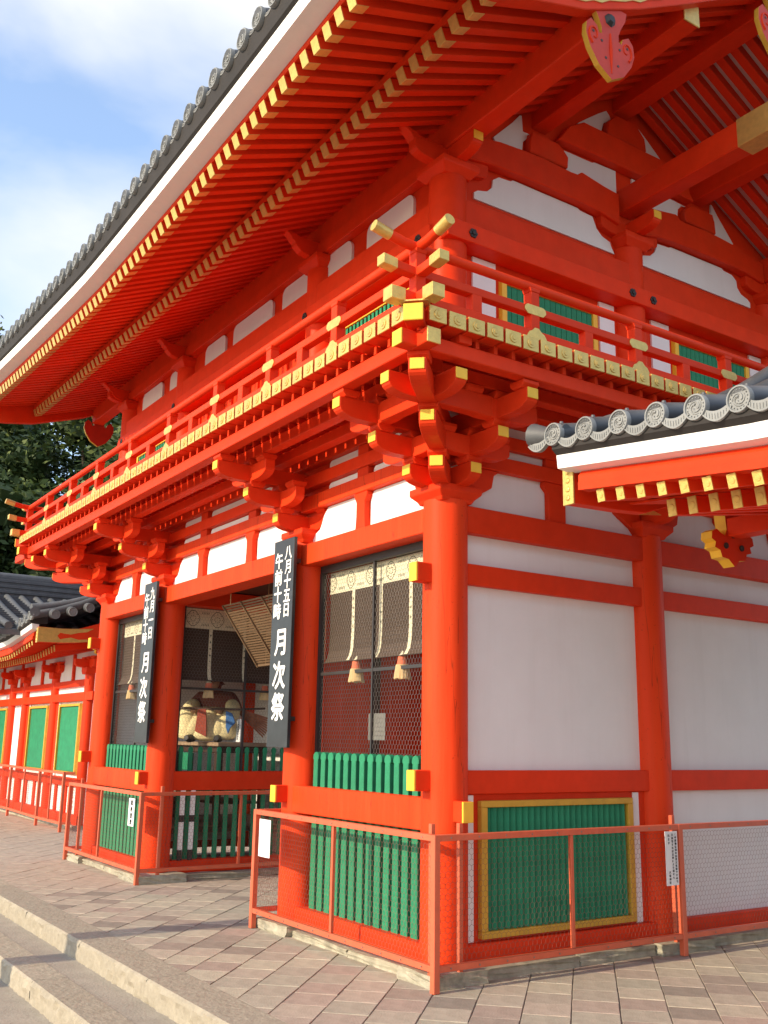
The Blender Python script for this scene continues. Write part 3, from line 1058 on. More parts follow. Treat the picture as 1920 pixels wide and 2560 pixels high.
# gable-side wall
for xg, sg in ((-IN, 1), (XS[3] + IN, -1)):
    def gx(name, m_, d0, d1, y0, y1, z0, z1, bev=0.005, par=None):
        return bx(name, par or gate, m_, xg + sg * d0, xg + sg * d1, y0, y1, z0, z1, bev)
    gx('upper_wall', RED, -0.05, 0.0, IN, 2 * D1 - IN, 4.5, 6.98, 0)
    gp = [(IN - 0.1, 6.975), (IN - 0.1, 7.05), (D1, 8.28), (2 * D1 + 0.05, 7.05), (2 * D1 + 0.05, 6.975)]
    part('gable_wall', MB().prism(gp, 'x', xg - sg * 0.05, xg), RED, gate)
    gx('nageshi_beam', RED, 0.0, 0.20, -0.10, 2 * D1 + 0.1, 5.80, 5.97)
    gx('nageshi_beam', RED, 0.0, 0.13, -0.05, 2 * D1, 5.974, 6.235)
    gx('nageshi_beam', RED, 0.0, 0.15, 0.0, 2 * D1, 4.62, 4.74)
    for yi in range(2):
        y0 = yi * D1
        for a, b in ((0.31, 0.57), (1.86, 2.06)):
            gx('plaster_panel', WHITE, 0.0, 0.02, y0 + a, y0 + b, 4.76, 5.79, 0)
        wf = MB()
        X0, X1 = xg + sg * 0.0, xg + sg * 0.05
        wf.box(X0, X1, y0 + 0.62, y0 + 1.80, 5.62, 5.68).box(X0, X1, y0 + 0.62, y0 + 1.80, 4.78, 4.84).box(X0, X1, y0 + 0.62, y0 + 0.675, 4.841, 5.619).box(X0, X1, y0 + 1.745, y0 + 1.80, 4.841, 5.619)
        wf = part('lattice_window', wf, YEL, gate)
        lb = MB().box(xg, xg + sg * 0.03, -0.03, 0.03, 4.842, 5.618).mesh('lattice_bar', GREEN)
        for k in range(16):
            link('lattice_bar', lb, wf, (0, y0 + 0.71 + k * 1.0 / 15, 0))
    for y in (0.17, 2.13, 2.42, 4.38):
        fl = MB()
        for k in range(6):
            t = k * PI / 3
            fl.cyl((xg + sg * 0.20, y + 0.026 * math.cos(t), 5.885 + 0.026 * math.sin(t)), (xg + sg * 0.212, y + 0.026 * math.cos(t), 5.885 + 0.026 * math.sin(t)), 0.018, n=8)
        fl.cyl((xg + sg * 0.20, y, 5.885), (xg + sg * 0.222, y, 5.885), 0.017, n=8)
        part('nail_cover', fl, BLACK, gate)
for x in UX:
    for dx in (0.16,) if x == UX[3] else ((-0.16,) if x == UX[0] else (0.0,)):
        fl = MB()
        for k in range(6):
            t = k * PI / 3
            fl.cyl((x + dx + 0.026 * math.cos(t), IN - 0.20, 5.885 + 0.026 * math.sin(t)), (x + dx + 0.026 * math.cos(t), IN - 0.212, 5.885 + 0.026 * math.sin(t)), 0.018, n=8)
        part('nail_cover', fl, BLACK, gate)

# white plaster fields of the gable: outlines on the wall plane
GW = {
    'A1': [(0.33, 6.36), (0.33, 6.42), (0.37, 6.45), (0.48, 6.48), (0.54, 6.54), (0.55, 6.62), (0.62, 6.67), (0.76, 6.68), (0.79, 6.7), (1.61, 6.695), (1.64, 6.68), (1.81, 6.67), (1.86, 6.56), (1.93, 6.5), (2.04, 6.47), (2.06, 6.42), (2.10, 6.36)],
    'B': [(1.33, 7.25), (1.4, 7.24), (1.46, 7.18), (1.475, 7.1), (1.475, 7.04), (1.51, 7.0), (1.53, 7.04), (1.6, 7.06), (1.76, 7.02), (1.89, 7.01), (2.02, 7.0), (2.13, 6.98), (2.16, 7.0), (2.16, 7.29), (1.86, 7.28), (1.83, 7.265), (1.52, 7.26)],
    'D': [(0.56, 7.06), (0.8, 7.31), (0.89, 7.42), (0.91, 7.42), (0.92, 7.26), (1.05, 7.26), (1.01, 7.24), (0.92, 7.15), (0.91, 7.06), (0.88, 7.01), (0.84, 7.05), (0.71, 7.02), (0.59, 7.01)],
    'E': [(1.64, 7.63), (1.78, 7.74), (1.94, 7.86), (2.06, 7.94), (2.10, 7.9), (2.12, 7.86), (2.01, 7.78), (1.97, 7.65), (1.93, 7.63), (1.9, 7.66), (1.78, 7.65)],
}


def fld(pts, xg, sg, mir=None):
    p = [(y if mir is None else 2 * mir - y, z) for y, z in pts]
    if mir is not None:
        p = p[::-1]
    part('plaster_panel', MB().prism(p, 'x', xg + sg * 0.001, xg + sg * 0.018), WHITE, gate)


for xg, sg in ((-IN, 1), (XS[3] + IN, -1)):
    for k, pts in GW.items():
        fld(pts, xg, sg)
        fld(pts, xg, sg, D1)
    # rainbow beams, struts and the king-post bracket, standing proud of the plaster
    def relief(name, pts, d, mir=False):
        for mm in ((None, D1) if mir else (None,)):
            p = [(y if mm is None else 2 * mm - y, z) for y, z in pts]
            part(name, MB().prism(p, 'x', xg, xg + sg * d), RED, gate, bevel=0.01)
    kb = [(0.17, 6.66), (0.50, 6.705), (0.80, 6.715), (1.60, 6.71), (1.85, 6.69), (2.10, 6.64), (2.10, 6.97), (1.89, 6.99), (1.60, 7.035), (1.54, 6.99), (1.46, 6.985), (1.10, 7.0), (0.86, 6.99), (0.58, 6.97), (0.17, 6.9)]
    relief('rainbow_beam', kb, 0.11, True)
    relief('frog_leg_strut', [(0.94, 7.02), (1.43, 7.02), (1.44, 7.14), (1.36, 7.22), (1.30, 7.245), (0.98, 7.245), (0.95, 7.16)], 0.09, True)
    relief('upper_rainbow_beam', [(1.30, 7.28), (1.80, 7.30), (2.75, 7.30), (3.25, 7.28), (3.10, 7.48), (2.9, 7.60), (1.65, 7.60), (1.45, 7.48)], 0.11)
    relief('frog_leg_strut', [(1.99, 7.62), (2.56, 7.62), (2.54, 7.76), (2.42, 7.88), (2.13, 7.88), (2.01, 7.76)], 0.09)

# upper bracket heads
dm2 = []
vs, fs = [], []
for h, z in ((0.14, 6.42), (0.155, 6.44), (0.20, 6.49), (0.20, 6.545)):
    vs += [(-h, -h, z), (h, -h, z), (h, h, z), (-h, h, z)]
for k in range(3):
    for i in range(4):
        fs.append((k * 4 + i, k * 4 + (i + 1) % 4, k * 4 + 4 + (i + 1) % 4, k * 4 + 4 + i))
fs += [(3, 2, 1, 0), (12, 13, 14, 15)]
dm2 = MB().add(vs, fs).mesh('upper_bracket', RED, bevel=0.006)
# nose-like carved arm: curls up at the tip
nose = [(0, 0), (0.30, 0.0), (0.40, 0.03), (0.50, 0.065), (0.515, 0.045), (0.43, -0.01), (0.40, -0.05), (0.37, -0.07), (0.36, -0.10), (0.30, -0.155), (0.2, -0.18), (0, -0.18)]
nosem = MB().prism(nose, 'y', -0.05, 0.05).mesh('carved_arm', RED, bevel=0.005)
for x in UX:
    for y in UY:
        if x in UX[1:3] and y != UY[0]:
            continue
        b = link('upper_bracket', dm2, gate, (x, y, 0))
        sx = 1 if x == UX[0] else -1
        if y == UY[0]:
            link('carved_arm', nosem, b, (0, 0, 6.73), (0, 0, -PI / 2))
            link('bracket_arm', arm_mesh(0.42, True), b, (0, -0.005, 6.70), (0, 0, 0))
        if x in (UX[0], UX[3]):
            link('bracket_arm', arm_mesh(0.42), b, (0, 0, 6.705), (0, 0, 0 if sx > 0 else PI))
            c_ = link('end_cap', capm, b, (sx * 0.42, 0, 6.705), (0, 0, 0 if sx > 0 else PI))
            link('bracket_arm', arm_mesh(0.40, True), b, (sx * 0.02, 0, 6.695), (0, 0, PI / 2))

# ------------------------------------------------------------------ roof structure
def pur(name, y, z0, z1, w, x0, x1, par=gate, cap=None):
    o = bx(name, par, RED, x0, x1, y - w, y + w, z0, z1, 0.01)
    if cap:
        for s, xe in ((1, x1), (-1, x0)):
            bx('end_cap', o, GOLD, xe + s * 0.001, xe + s * 0.014, y - w - .004, y + w + .004, z0 - .004, z1 + .004, 0.004)
            if name == 'overhang_beam' and (s > 0) == (x1 > 0):
                bx('end_sleeve', o, GOLD, xe - s * 0.72, xe, y - w - .006, y + w + .006, z0 - .006, z1 + .006, 0.004)
    return o


for y in (0.06, 2 * D1 - 0.06):
    pur('eave_purlin', y, 6.70, 6.97, 0.095, XL + 0.06, XR - 0.06)
for y in (1.14, 2 * D1 - 1.14):
    pur('mid_purlin', y, 7.345, 7.60, 0.09, XL + 0.05, XR - 0.05, cap=True)
pur('ridge_purlin', D1, 7.96, 8.18, 0.11, XL + 0.06, XR - 0.06)
pur('overhang_beam', D1, 6.82, 7.08, 0.10, -0.05, 2.1, cap=True)
pur('overhang_beam', D1, 6.82, 7.08, 0.10, XS[3] - 1.62, XS[3] + 0.05, cap=True)

RH, RW = 0.10, 0.082


def rafter(name, y0, z0, y1, z1, x, cap=True, ca=0.17):
    """bar from (y0,z0), the eave end, up to (y1,z1)"""
    L = math.hypot(y1 - y0, z1 - z0)
    key = (name, round(L, 2))
    a = math.atan2(z1 - z0, y1 - y0)
    if key not in _arm_cache:
        _arm_cache[key] = MB().box(-RW / 2, RW / 2, 0, L, -RH / 2, RH / 2).mesh(name, RED, bevel=0.004)
    o = link(name, _arm_cache[key], gate, (x, y0, z0), (a, 0, 0))
    if cap:
        link('rafter_cap', capr, o)
    return o


capr = MB().box(-RW / 2 - .003, RW / 2 + .003, -0.010, 0.0, -RH / 2 - .003, RH / 2 + .003).box(-RW / 2 - .003, RW / 2 + .003, 0.0, 0.10, -RH / 2 - .004, -RH / 2 + .001).mesh('rafter_cap', GOLD, bevel=0.002)
PR = 0.163
nr = int((XR - XL - 0.16) / PR)
rx = [XR - 0.12 - k * (XR - XL - 0.24) / nr for k in range(nr + 1)]
for x in rx:
    lf = lift(x)
    zA = 7.025
    z2 = 6.51 + 0.55 * lf
    rafter('base_rafter', -0.97, z2, 0.06, zA, x)
    zf1, zf2 = 6.362 + lf, z2 + 0.185
    sl = (zf2 - zf1) / 0.75
    rafter('flying_rafter', -1.72, zf1, -0.55, zf1 + sl * 1.17, x)
    if x > 0.02 or x < XS[3] - 0.02:
        rafter('slope_rafter', 0.07, zA + .004, D1 - 0.02, zA + 1.185, x, cap=False)
        rafter('slope_rafter', 2 * D1 + 1.5, zA - 0.71, D1 + 0.02, zA + 1.185, x, cap=False)

NXS = 44
xst = [XL + (XR - XL) * k / (NXS - 1) for k in range(NXS)]


def strip(name, mats, pts, liftk=1.0, x0=None, x1=None, par=gate, smooth=None):
    """long eave member swept along x; pts are (y, z, lift factor)"""
    def sec(k):
        x = xst[k] if x0 is None else x0 + (x1 - x0) * k / (NXS - 1)
        return [(x, y, z + f * lift(x)) for y, z, f in pts]
    return part(name, MB().sweep(sec, NXS), mats, par, smooth=smooth)


strip('eave_strip', RED, [(-0.985, 6.568, .55), (-0.90, 6.60, .55), (-0.90, 6.66, .6), (-0.985, 6.632, .6)])
strip('soffit_board', RED, [(-0.96, 6.66, .58), (0.0, 7.10, 0.1), (0.0, 7.12, 0.1), (-0.96, 6.68, .58)])
strip('soffit_board', RED, [(-1.74, 6.43, 1), (-0.60, 6.95, .5), (-0.60, 6.97, .5), (-1.74, 6.45, 1)])
strip('fascia_beam', RED, [(-1.738, 6.415, 1), (-1.65, 6.43, 1), (-1.65, 6.56, 1), (-1.738, 6.56, 1)])
strip('white_fascia', WHITE, [(-1.90, 6.482, 1), (-1.739, 6.472, 1), (-1.739, 6.58, 1), (-1.909, 6.598, 1)])
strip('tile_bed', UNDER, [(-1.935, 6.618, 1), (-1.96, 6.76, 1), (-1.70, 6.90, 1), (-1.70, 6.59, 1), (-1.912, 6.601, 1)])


def roofz(y):
    # front slope profile of the tile surface (concave)
    t = (y + 1.97) / (D1 + 1.97)
    return 6.79 + 1.55 * t + 0.90 * t * t


ny = 14
rs = MB()
gv = []
for k in range(NXS):
    for j in range(ny + 1):
        y = -1.93 + (D1 + 1.93) * j / ny
        gv.append((xst[k], y, roofz(y) - 0.04 + lift(xst[k]) * (1 - j / ny)))
rs.add(gv, [(k * (ny + 1) + j, (k + 1) * (ny + 1) + j, (k + 1) * (ny + 1) + j + 1, k * (ny + 1) + j + 1) for k in range(NXS - 1) for j in range(ny)])
gv = [(x, 2 * D1 - y, z) for x, y, z in gv]
rs.add(gv, [(k * (ny + 1) + j, k * (ny + 1) + j + 1, (k + 1) * (ny + 1) + j + 1, (k + 1) * (ny + 1) + j) for k in range(NXS - 1) for j in range(ny)])
part('roof', rs, TILE, gate, smooth=60)
for x0, x1 in ((-0.08, XR - 0.05), (XL + 0.05, XS[3] + 0.08)):
    part('overhang_ceiling', MB().prism([(D1, 8.275), (2 * D1 + 1.6, 8.275 - 2.06), (2 * D1 + 1.6, 8.255 - 2.06 + .04), (D1, 8.295)], 'x', x0, x1), CEIL, gate)
    part('overhang_ceiling', MB().prism([(0.0, 7.075), (D1, 8.275), (D1, 8.295), (0.0, 7.095)], 'x', x0, x1), RED, gate)
rdg = MB().box(XL - 0.1, XR + 0.1, D1 - 0.16, D1 + 0.16, 9.05, 9.50)
rdg.cyl((XL - 0.12, D1, 9.53), (XR + 0.12, D1, 9.53), 0.11, n=12)
part('ridge_tiles', rdg, TILE, gate)


def disc_mesh(name, r=0.085):
    """round eave-tile end with beaded rim and three-comma swirl; faces -y"""
    mb = MB()
    n = 24
    prof = [(r, 0.03), (r, 0.0), (r * 0.97, -0.008), (r * 0.86, -0.008), (r * 0.82, 0.004), (r * 0.60, 0.004), (0.0, 0.002)]
    vs, fs = [], []
    for rr, y in prof[:-1]:
        vs += [(rr * math.cos(2 * PI * i / n), y, rr * math.sin(2 * PI * i / n)) for i in range(n)]
    vs.append((0, 0.002, 0))
    for k in range(len(prof) - 2):
        fs += [(k * n + i, k * n + (i + 1) % n, (k + 1) * n + (i + 1) % n, (k + 1) * n + i) for i in range(n)]
    b0 = (len(prof) - 2) * n
    fs += [(b0 + i, b0 + (i + 1) % n, len(vs) - 1) for i in range(n)]
    mb.add(vs, fs)
    for i in range(16):
        t = 2 * PI * i / 16
        mb.cyl((r * 0.71 * math.cos(t), 0.005, r * 0.71 * math.sin(t)), (r * 0.71 * math.cos(t), -0.004, r * 0.71 * math.sin(t)), r * 0.062, r * 0.04, n=5)
    for j in range(3):
        pts, rr = [], []
        for k in range(8):
            a = 2 * PI * j / 3 + k / 7 * 3.6
            q = r * (0.17 + 0.40 * (k / 7) ** 0.8)
            pts.append((q * math.cos(a), 0.002, q * math.sin(a)))
            rr.append(r * (0.125 - 0.10 * k / 7))
        mb.tube(pts, rr, n=5)
    return mb.mesh(name, DISC, smooth=35)


DISCM = disc_mesh('eave_disc')


def pendant_mesh(wd, drop=0.06, rows=1):
    """curved flat eave tile hanging between two discs; faces -y"""
    mb = MB()
    n = 10
    top, bot = [], []
    for i in range(n + 1):
        u = -1 + 2 * i / n
        sag = -0.035 * (1 - u * u)
        top.append((u * wd / 2, sag + 0.01))
        bot.append((u * wd / 2, sag - drop * (1 - 0.35 * u * u)))
    mb.prism(bot + top[::-1], 'y', -0.005, 0.02)
    for i in range(1, n):
        u = -1 + 2 * i / n
        x = u * wd / 2
        sag = -0.035 * (1 - u * u)
        mb.box(x - 0.004, x + 0.004, -0.010, -0.005, sag - drop * 0.75, sag - 0.006)
    mb.prism([(bx_, bz) for bx_, bz in bot] + [(bx_, bz + 0.012) for bx_, bz in bot[::-1]], 'y', -0.012, -0.005)
    return mb.mesh('eave_pendant', DISC)


# round-tile rows of the front slope
SP = 0.262
nt = int((XR - XL) / SP)
tx = [XR + 0.02 - k * SP for k in range(nt + 2)]
tb = MB()
pth = []
for j in range(11):
    y = -1.97 + (D1 + 1.87) * j / 10
    pth.append((0, y + 1.97, roofz(y) - roofz(-1.97)))
tb.tube(pth, 0.078, n=10)
tbm = tb.mesh('round_tile_row', TILE, smooth=50)
pdm = pendant_mesh(SP * 0.58, 0.035)
pdm.materials[0] = mat('dim_weathered_tile', (0.17, 0.17, 0.165), rough=0.6, var=0.2, scale=14, obj_var=0.15)
for x in tx:
    z = 6.805 + lift(x)
    r_ = link('round_tile_row', tbm, gate, (x, -1.97, z), (random.uniform(-.008, .008), random.uniform(-.1, .1), random.uniform(-.014, .014)))
    link('eave_disc', DISCM, r_, (0, -0.012, 0), (0, random.uniform(0, 6), 0))
    link('eave_pendant', pdm, r_, (-SP / 2, 0.02, 0.012))

# barge boards, gilt plates and pendants
lowpts = [(-1.80, 6.43), (-1.4, 6.46), (-0.96, 6.53), (-0.17, 6.785), (0.4, 7.06), (0.95, 7.37), (1.745, 7.84), (D1, 8.16)]
for xb_, s in ((XR, 1), (XL, -1)):
    upp = [(y - 0.05 * (1 if y < 0 else 0), z + 0.40 - (0.1 if y < -1.5 else 0)) for y, z in lowpts]
    pf = lowpts + upp[::-1]
    b = part('barge_board', MB().prism(pf, 'x', xb_ - 0.05, xb_ + 0.05), RED, gate, bevel=0.006)
    pr_ = [(2 * D1 - y, z) for y, z in pf][::-1]
    part('barge_board', MB().prism(pr_, 'x', xb_ - 0.05, xb_ + 0.05), RED, gate, bevel=0.006)

    def along(y):
        for (y0, z0), (y1, z1) in zip(lowpts[:-1], lowpts[1:]):
            if y0 <= y <= y1:
                return z0 + (z1 - z0) * (y - y0) / (y1 - y0)
        return lowpts[-1][1]
    for ya, yb in ((-0.42, 0.75), (1.22, 2.2), (-1.9, -1.3)):
        n = 14
        lo = [(ya + (yb - ya) * k / n, along(ya + (yb - ya) * k / n) + 0.05 + 0.022 * abs(math.sin(k * 1.9)) + (0.03 if k in (0, n) else 0)) for k in range(n + 1)]
        hi = [(y, along(y) + 0.36 - 0.02 * abs(math.sin(k * 1.7))) for k, (y, z) in enumerate(lo)]
        gpz = MB().prism(lo + hi[::-1], 'x', xb_ + s * 0.051, xb_ + s * 0.058)
        for k in range(2, n - 1, 3):
            yy = lo[k][0]
            gpz.cyl((xb_ + s * 0.058, yy, along(yy) + 0.19), (xb_ + s * 0.07, yy, along(yy) + 0.19), 0.05, 0.03, n=10)
        part('gilt_plate', gpz, GOLD, b)
    edge = [(y, z - 0.0) for y, z in lowpts]

    def gegyo(yc, ztop, hgt, wid):
        half = [(0.40, 0.0), (0.36, -0.12), (0.25, -0.26), (0.19, -0.36), (0.19, -0.45), (0.25, -0.46), (0.29, -0.38), (0.42, -0.32), (0.52, -0.40), (0.54, -0.54), (0.46, -0.70), (0.28, -0.88), (0.0, -1.0)]
        P = [(yc + a * wid, ztop + z * hgt) for a, z in half] + [(yc - a * wid, ztop + z * hgt) for a, z in half[-2::-1]]
        mb = MB().prism(P, 'x', xb_ - 0.012, xb_ + 0.032)
        o = part('gable_pendant', mb, [mat('pendant_red', (0.55, 0.035, 0.012), rough=0.6, var=0.15), OCHRE], gate)
        me = o.data
        for p in me.polygons:
            p.material_index = 1 if abs(p.normal.x) < 0.5 else 0
        part('pendant_boss', MB().cyl((xb_ + s * 0.033, yc, ztop - 0.22 * hgt), (xb_ + s * 0.06, yc, ztop - 0.22 * hgt), 0.055, 0.03, n=6), BLACK, o)
        for sg in (-1, 1):
            cv = []
            for k in range(12):
                an = R(-70 + k * 34)
                rr_ = 0.135 - 0.0095 * k
                cv.append((xb_ + s * 0.033, yc + sg * (0.36 + rr_ * math.cos(an)) * wid, ztop + (-0.52 + rr_ * 1.0 * math.sin(an)) * hgt))
            part('scroll_relief', MB().tube(cv, [0.011 - 0.0006 * k for k in range(12)], n=6), RED, o, smooth=60)
        part('centre_ridge', MB().tube([(xb_ + s * 0.032, yc, ztop - 0.40 * hgt), (xb_ + s * 0.034, yc, ztop - 0.62 * hgt), (xb_ + s * 0.032, yc, ztop - 0.92 * hgt)], [0.008, 0.016, 0.005], n=6), RED, o, smooth=60)
        for a, z in ((-0.2, -0.55), (0.2, -0.55), (-0.12, -0.75), (0.15, -0.78), (0.38, -0.48), (-0.38, -0.48)):
            part('nail_hole', MB().cyl((xb_ + s * 0.0322, yc + a * wid, ztop + z * hgt), (xb_ + s * 0.035, yc + a * wid, ztop + z * hgt), 0.011, n=8), WOODD, o)
    gegyo(0.10, along(0.09) + 0.06, 0.635, 0.46)
    gegyo(2 * D1 - 0.09, along(0.09) + 0.06, 0.62, 0.46)
    gegyo(D1, 8.15, 0.78, 0.62)
# ------------------------------------------------------------------ the two tiled side wings
def wing(name, label, xg, s, length, yw, xcol, cols, left=False):
    g = thing(name, label, 'wing building')
    NX = 26

    def lf(d):
        return 0.20 - 0.112 * d if d < 1.5 else 0.032 * math.exp(-(d - 1.5) * 3.5)
    ds = [length * (k / (NX - 1)) ** 1.6 for k in range(NX)]

    def strip_(nm, m_, pts, d0=0.0, smooth=None):
        def sec(k):
            d = max(ds[k], d0 + k * 1e-4)
            return [(xg + s * d, y, z + f * lf(d)) for y, z, f in pts]
        return part(nm, MB().sweep(sec, NX), m_, g, smooth=smooth)
    strip_('white_fascia', WHITE, [(-0.155, 3.262, 1), (-0.04, 3.245, 1), (-0.04, 3.34, 1), (-0.165, 3.352, 1)])
    strip_('eave_board', RED, [(-0.085, 3.165, 1), (0.02, 3.165, 1), (0.02, 3.26, 1), (-0.06, 3.244, 1), (-0.085, 3.21, 1)], d0=0.12)
    strip_('eave_board', RED, [(-0.10, 3.110, 1), (0.0, 3.110, 1), (0.0, 3.164, 1), (-0.10, 3.164, 1)], d0=0.13)
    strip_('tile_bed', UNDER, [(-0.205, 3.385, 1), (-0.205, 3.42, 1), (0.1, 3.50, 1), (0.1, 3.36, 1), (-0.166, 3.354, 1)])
    strip_('soffit_board', RED, [(-0.03, 3.118, 1), (0.62, 3.30, .6), (0.62, 3.32, .6), (-0.03, 3.135, 1)], d0=0.12)
    strip_('soffit_board', RED, [(0.40, 3.14, .7), (yw + 0.1, 3.36 + (yw - 1.2) * .3, 0), (yw + 0.1, 3.38 + (yw - 1.2) * .3, 0), (0.40, 3.155, .7)], d0=0.12)
    yr = yw + 1.35

    def rz(y):
        t = (y + 0.2) / (yr + 0.2)
        return 3.49 + 0.50 * t + 0.95 * t * t
    ny_ = 8
    rsf = MB()
    gv_ = []
    for k in range(NX):
        for j in range(ny_ + 1):
            y = -0.18 + (yr + 0.18) * j / ny_
            gv_.append((xg + s * ds[k], y, rz(y) - 0.035 + lf(ds[k]) * (1 - j / ny_)))
    fcs = [(k * (ny_ + 1) + j, (k + 1) * (ny_ + 1) + j, (k + 1) * (ny_ + 1) + j + 1, k * (ny_ + 1) + j + 1) for k in range(NX - 1) for j in range(ny_)]
    rsf.add(gv_, fcs)
    rsf.add([(x, 2 * yr - y, z) for x, y, z in gv_], [f[::-1] for f in fcs])
    part('roof', rsf, TILE, g, smooth=60)
    # tile rows
    sp = 0.293
    dm = disc_mesh('eave_disc', 0.080)
    pm = pendant_mesh(sp * 0.66, 0.054)
    tb_ = MB()
    tb_.tube([(0, -0.2 + (yr + 0.2) * j / 6 + 0.2, rz(-0.2 + (yr + 0.2) * j / 6) - 3.49) for j in range(7)], 0.076, n=12)
    tbm_ = tb_.mesh('round_tile_row', TILE, smooth=50)
    for k in range(int(length / sp)):
        d = 0.03 + k * sp
        r_ = link('round_tile_row', tbm_, g, (xg + s * d, -0.21, 3.487 + lf(d)), (random.uniform(-.004, .004), 0, random.uniform(-.008, .008)))
        link('eave_disc', dm, r_, (0, -0.012, 0), (0, random.uniform(0, 6), 0))
        link('eave_pendant', pm, r_, (s * -sp / 2, -0.004, 0.0))
        if k < 16:
            nail = MB().cyl((0, 0.07, 0.085), (0, 0.07, 0.105), 0.016, 0.012, n=8)
            part('tile_nail', nail, TILE, r_)
    # verge: tiles laid along the gable edge with their ends facing out, and the descending ridge above them
    vt = []
    ve = MB()
    P = [(xg - s * 0.16, -0.16 + (yr + 0.16) * j / 8, rz(-0.16 + (yr + 0.16) * j / 8) + 0.10 + 0.20 * (1 - j / 8)) for j in range(9)]
    ve.tube([(x + s * 0.30, y, z + 0.03) for x, y, z in P], 0.085, n=10)
    if left:
        part('descending_ridge', ve, TILE, g, smooth=50)
    for j in range(9):
        y = 0.18 + j * 0.30
        if y > yr - 0.1:
            break
        z = rz(y) + 0.02 + 0.20 * (1 - y / yr)
        v_ = part('verge_tile', MB().cyl((xg - s * 0.17, y, z - 0.06), (xg + s * 0.22, y, z), 0.085, n=14), TILE, g, smooth=50)
        link('eave_disc', dm, v_, (xg - s * 0.182, y, z - 0.063), (0, 0, PI / 2 * s * (1 if s < 0 else -1) if False else (PI / 2 if s < 0 else -PI / 2)))
    # flared corner tile
    ct = MB().tube([(xg + s * 0.10, -0.16, 3.70), (xg - s * 0.06, -0.17, 3.705), (xg - s * 0.20, -0.18, 3.735)], [0.05, 0.058, 0.088], n=14)
    part('corner_tile', ct, TILE, g, smooth=50)
    hump = MB().tube([(xg + s * 0.16, 0.0, 3.70), (xg + s * 0.26, 0.05, 3.735), (xg + s * 0.42, 0.06, 3.735), (xg + s * 0.54, 0.05, 3.70)], [0.04, 0.07, 0.07, 0.03], n=12)
    part('ridge_end_tile', hump, TILE, g, smooth=60)
    # barge board with gilt front edge
    low = [(-0.05, 3.23), (0.37, 3.243), (0.65, 3.262), (1.0, 3.38), (1.4, 3.58), (yr - 0.35, 3.95), (yr, 4.2)]
    upp_ = [(y, z + 0.25 + (0.02 if y < 0 else 0)) for y, z in low]
    for fl in (False, True):
        pf_ = low + upp_[::-1]
        if fl:
            pf_ = [(2 * yr - y, z) for y, z in pf_][::-1]
        b = part('barge_board', MB().prism(pf_, 'x', xg - 0.045, xg + 0.045), RED, g, bevel=0.004)
        if not fl:
            gp = MB().box(xg - 0.049, xg + 0.049, -0.066, -0.0505, 3.225, 3.485)
            for z in (3.27, 3.33, 3.39, 3.45):
                gp.cyl((xg, -0.066, z), (xg, -0.074, z), 0.022, 0.014, n=8)
            part('gilt_edge', gp, GOLD, b, bevel=0.002)
            side_pl = [(-0.05, 3.235), (0.37, 3.247), (0.65, 3.266), (0.92, 3.30), (0.80, 3.33), (0.66, 3.315), (0.52, 3.345), (0.40, 3.32), (0.33, 3.30), (0.28, 3.36), (0.33, 3.42), (0.40, 3.405), (0.52, 3.40), (0.66, 3.44), (0.80, 3.46), (0.92, 3.53), (0.65, 3.51), (0.37, 3.49), (-0.05, 3.497)]
            for xx in (xg - s * 0.046,):
                sp_l = MB().prism(side_pl, 'x', xx, xx - s * 0.006)
                for z in (3.28, 3.33, 3.38, 3.43):
                    for y in (0.02, 0.09, 0.16):
                        sp_l.cyl((xx - s * 0.006, y, z), (xx - s * 0.010, y, z), 0.012, n=6)
                part('gilt_plate', sp_l, GOLD, b)
    # pendant under the barge
    yc_ = yw
    half = [(0.20, 0.10), (0.17, -0.10), (0.15, -0.34), (0.20, -0.46), (0.30, -0.42), (0.40, -0.36), (0.52, -0.42), (0.54, -0.55), (0.44, -0.60), (0.47, -0.70), (0.34, -0.74), (0.30, -0.86), (0.14, -0.88), (0.0, -1.0)]
    Pg = [(yc_ + a * 0.46, 3.40 + z * 0.42) for a, z in half] + [(yc_ - a * 0.46, 3.40 + z * 0.42) for a, z in half[-2::-1]]
    pg = part('gable_pendant', MB().prism(Pg, 'x', xg - 0.05, xg + 0.05), [RED, YEL], g)
    for p in pg.data.polygons:
        p.material_index = 1 if abs(p.normal.x) < 0.5 else 0
    for a, z in ((-0.2, 3.13), (0.2, 3.13), (0.0, 3.22)):
        part('pendant_boss', MB().cyl((xg + 0.051, yc_ + a * 0.46, z), (xg + 0.062, yc_ + a * 0.46, z), 0.024, n=8), BLACK, pg)
    # rafters
    n = min(64, int(length / 0.168))
    m1 = MB().box(-0.028, 0.028, 0, 0.72, -0.04, 0.04).mesh('flying_rafter', RED, bevel=0.003)
    m2 = MB().box(-0.03, 0.03, 0, yw - 0.2, -0.055, 0.055).mesh('base_rafter', RED, bevel=0.003)
    c1 = MB().box(-0.031, 0.031, -0.010, 0, -0.042, 0.042).cyl((0, -0.010, 0), (0, -0.013, 0), 0.02, n=8).mesh('rafter_cap', GOLD, bevel=0.002)
    c2 = MB().box(-0.034, 0.034, -0.010, 0, -0.057, 0.057).cyl((0, -0.010, 0), (0, -0.014, 0), 0.024, n=10).mesh('rafter_cap', GOLD, bevel=0.002)
    for k in range(n):
        d = 0.29 + k * 0.168
        o = link('flying_rafter', m1, g, (xg + s * d, -0.05, 3.068 + lf(d)), (math.atan(0.28 - lf(d) * 0.6), 0, 0))
        link('rafter_cap', c1, o)
        if k > 0:
            o = link('base_rafter', m2, g, (xg + s * (d + 0.03), 0.40, 3.078 + 0.7 * lf(d)), (math.atan(0.24 - 0.6 * lf(d)), 0, 0))
            link('rafter_cap', c2, o)
    # wall
    xa, xb = xcol, xg + s * (length - 0.3)
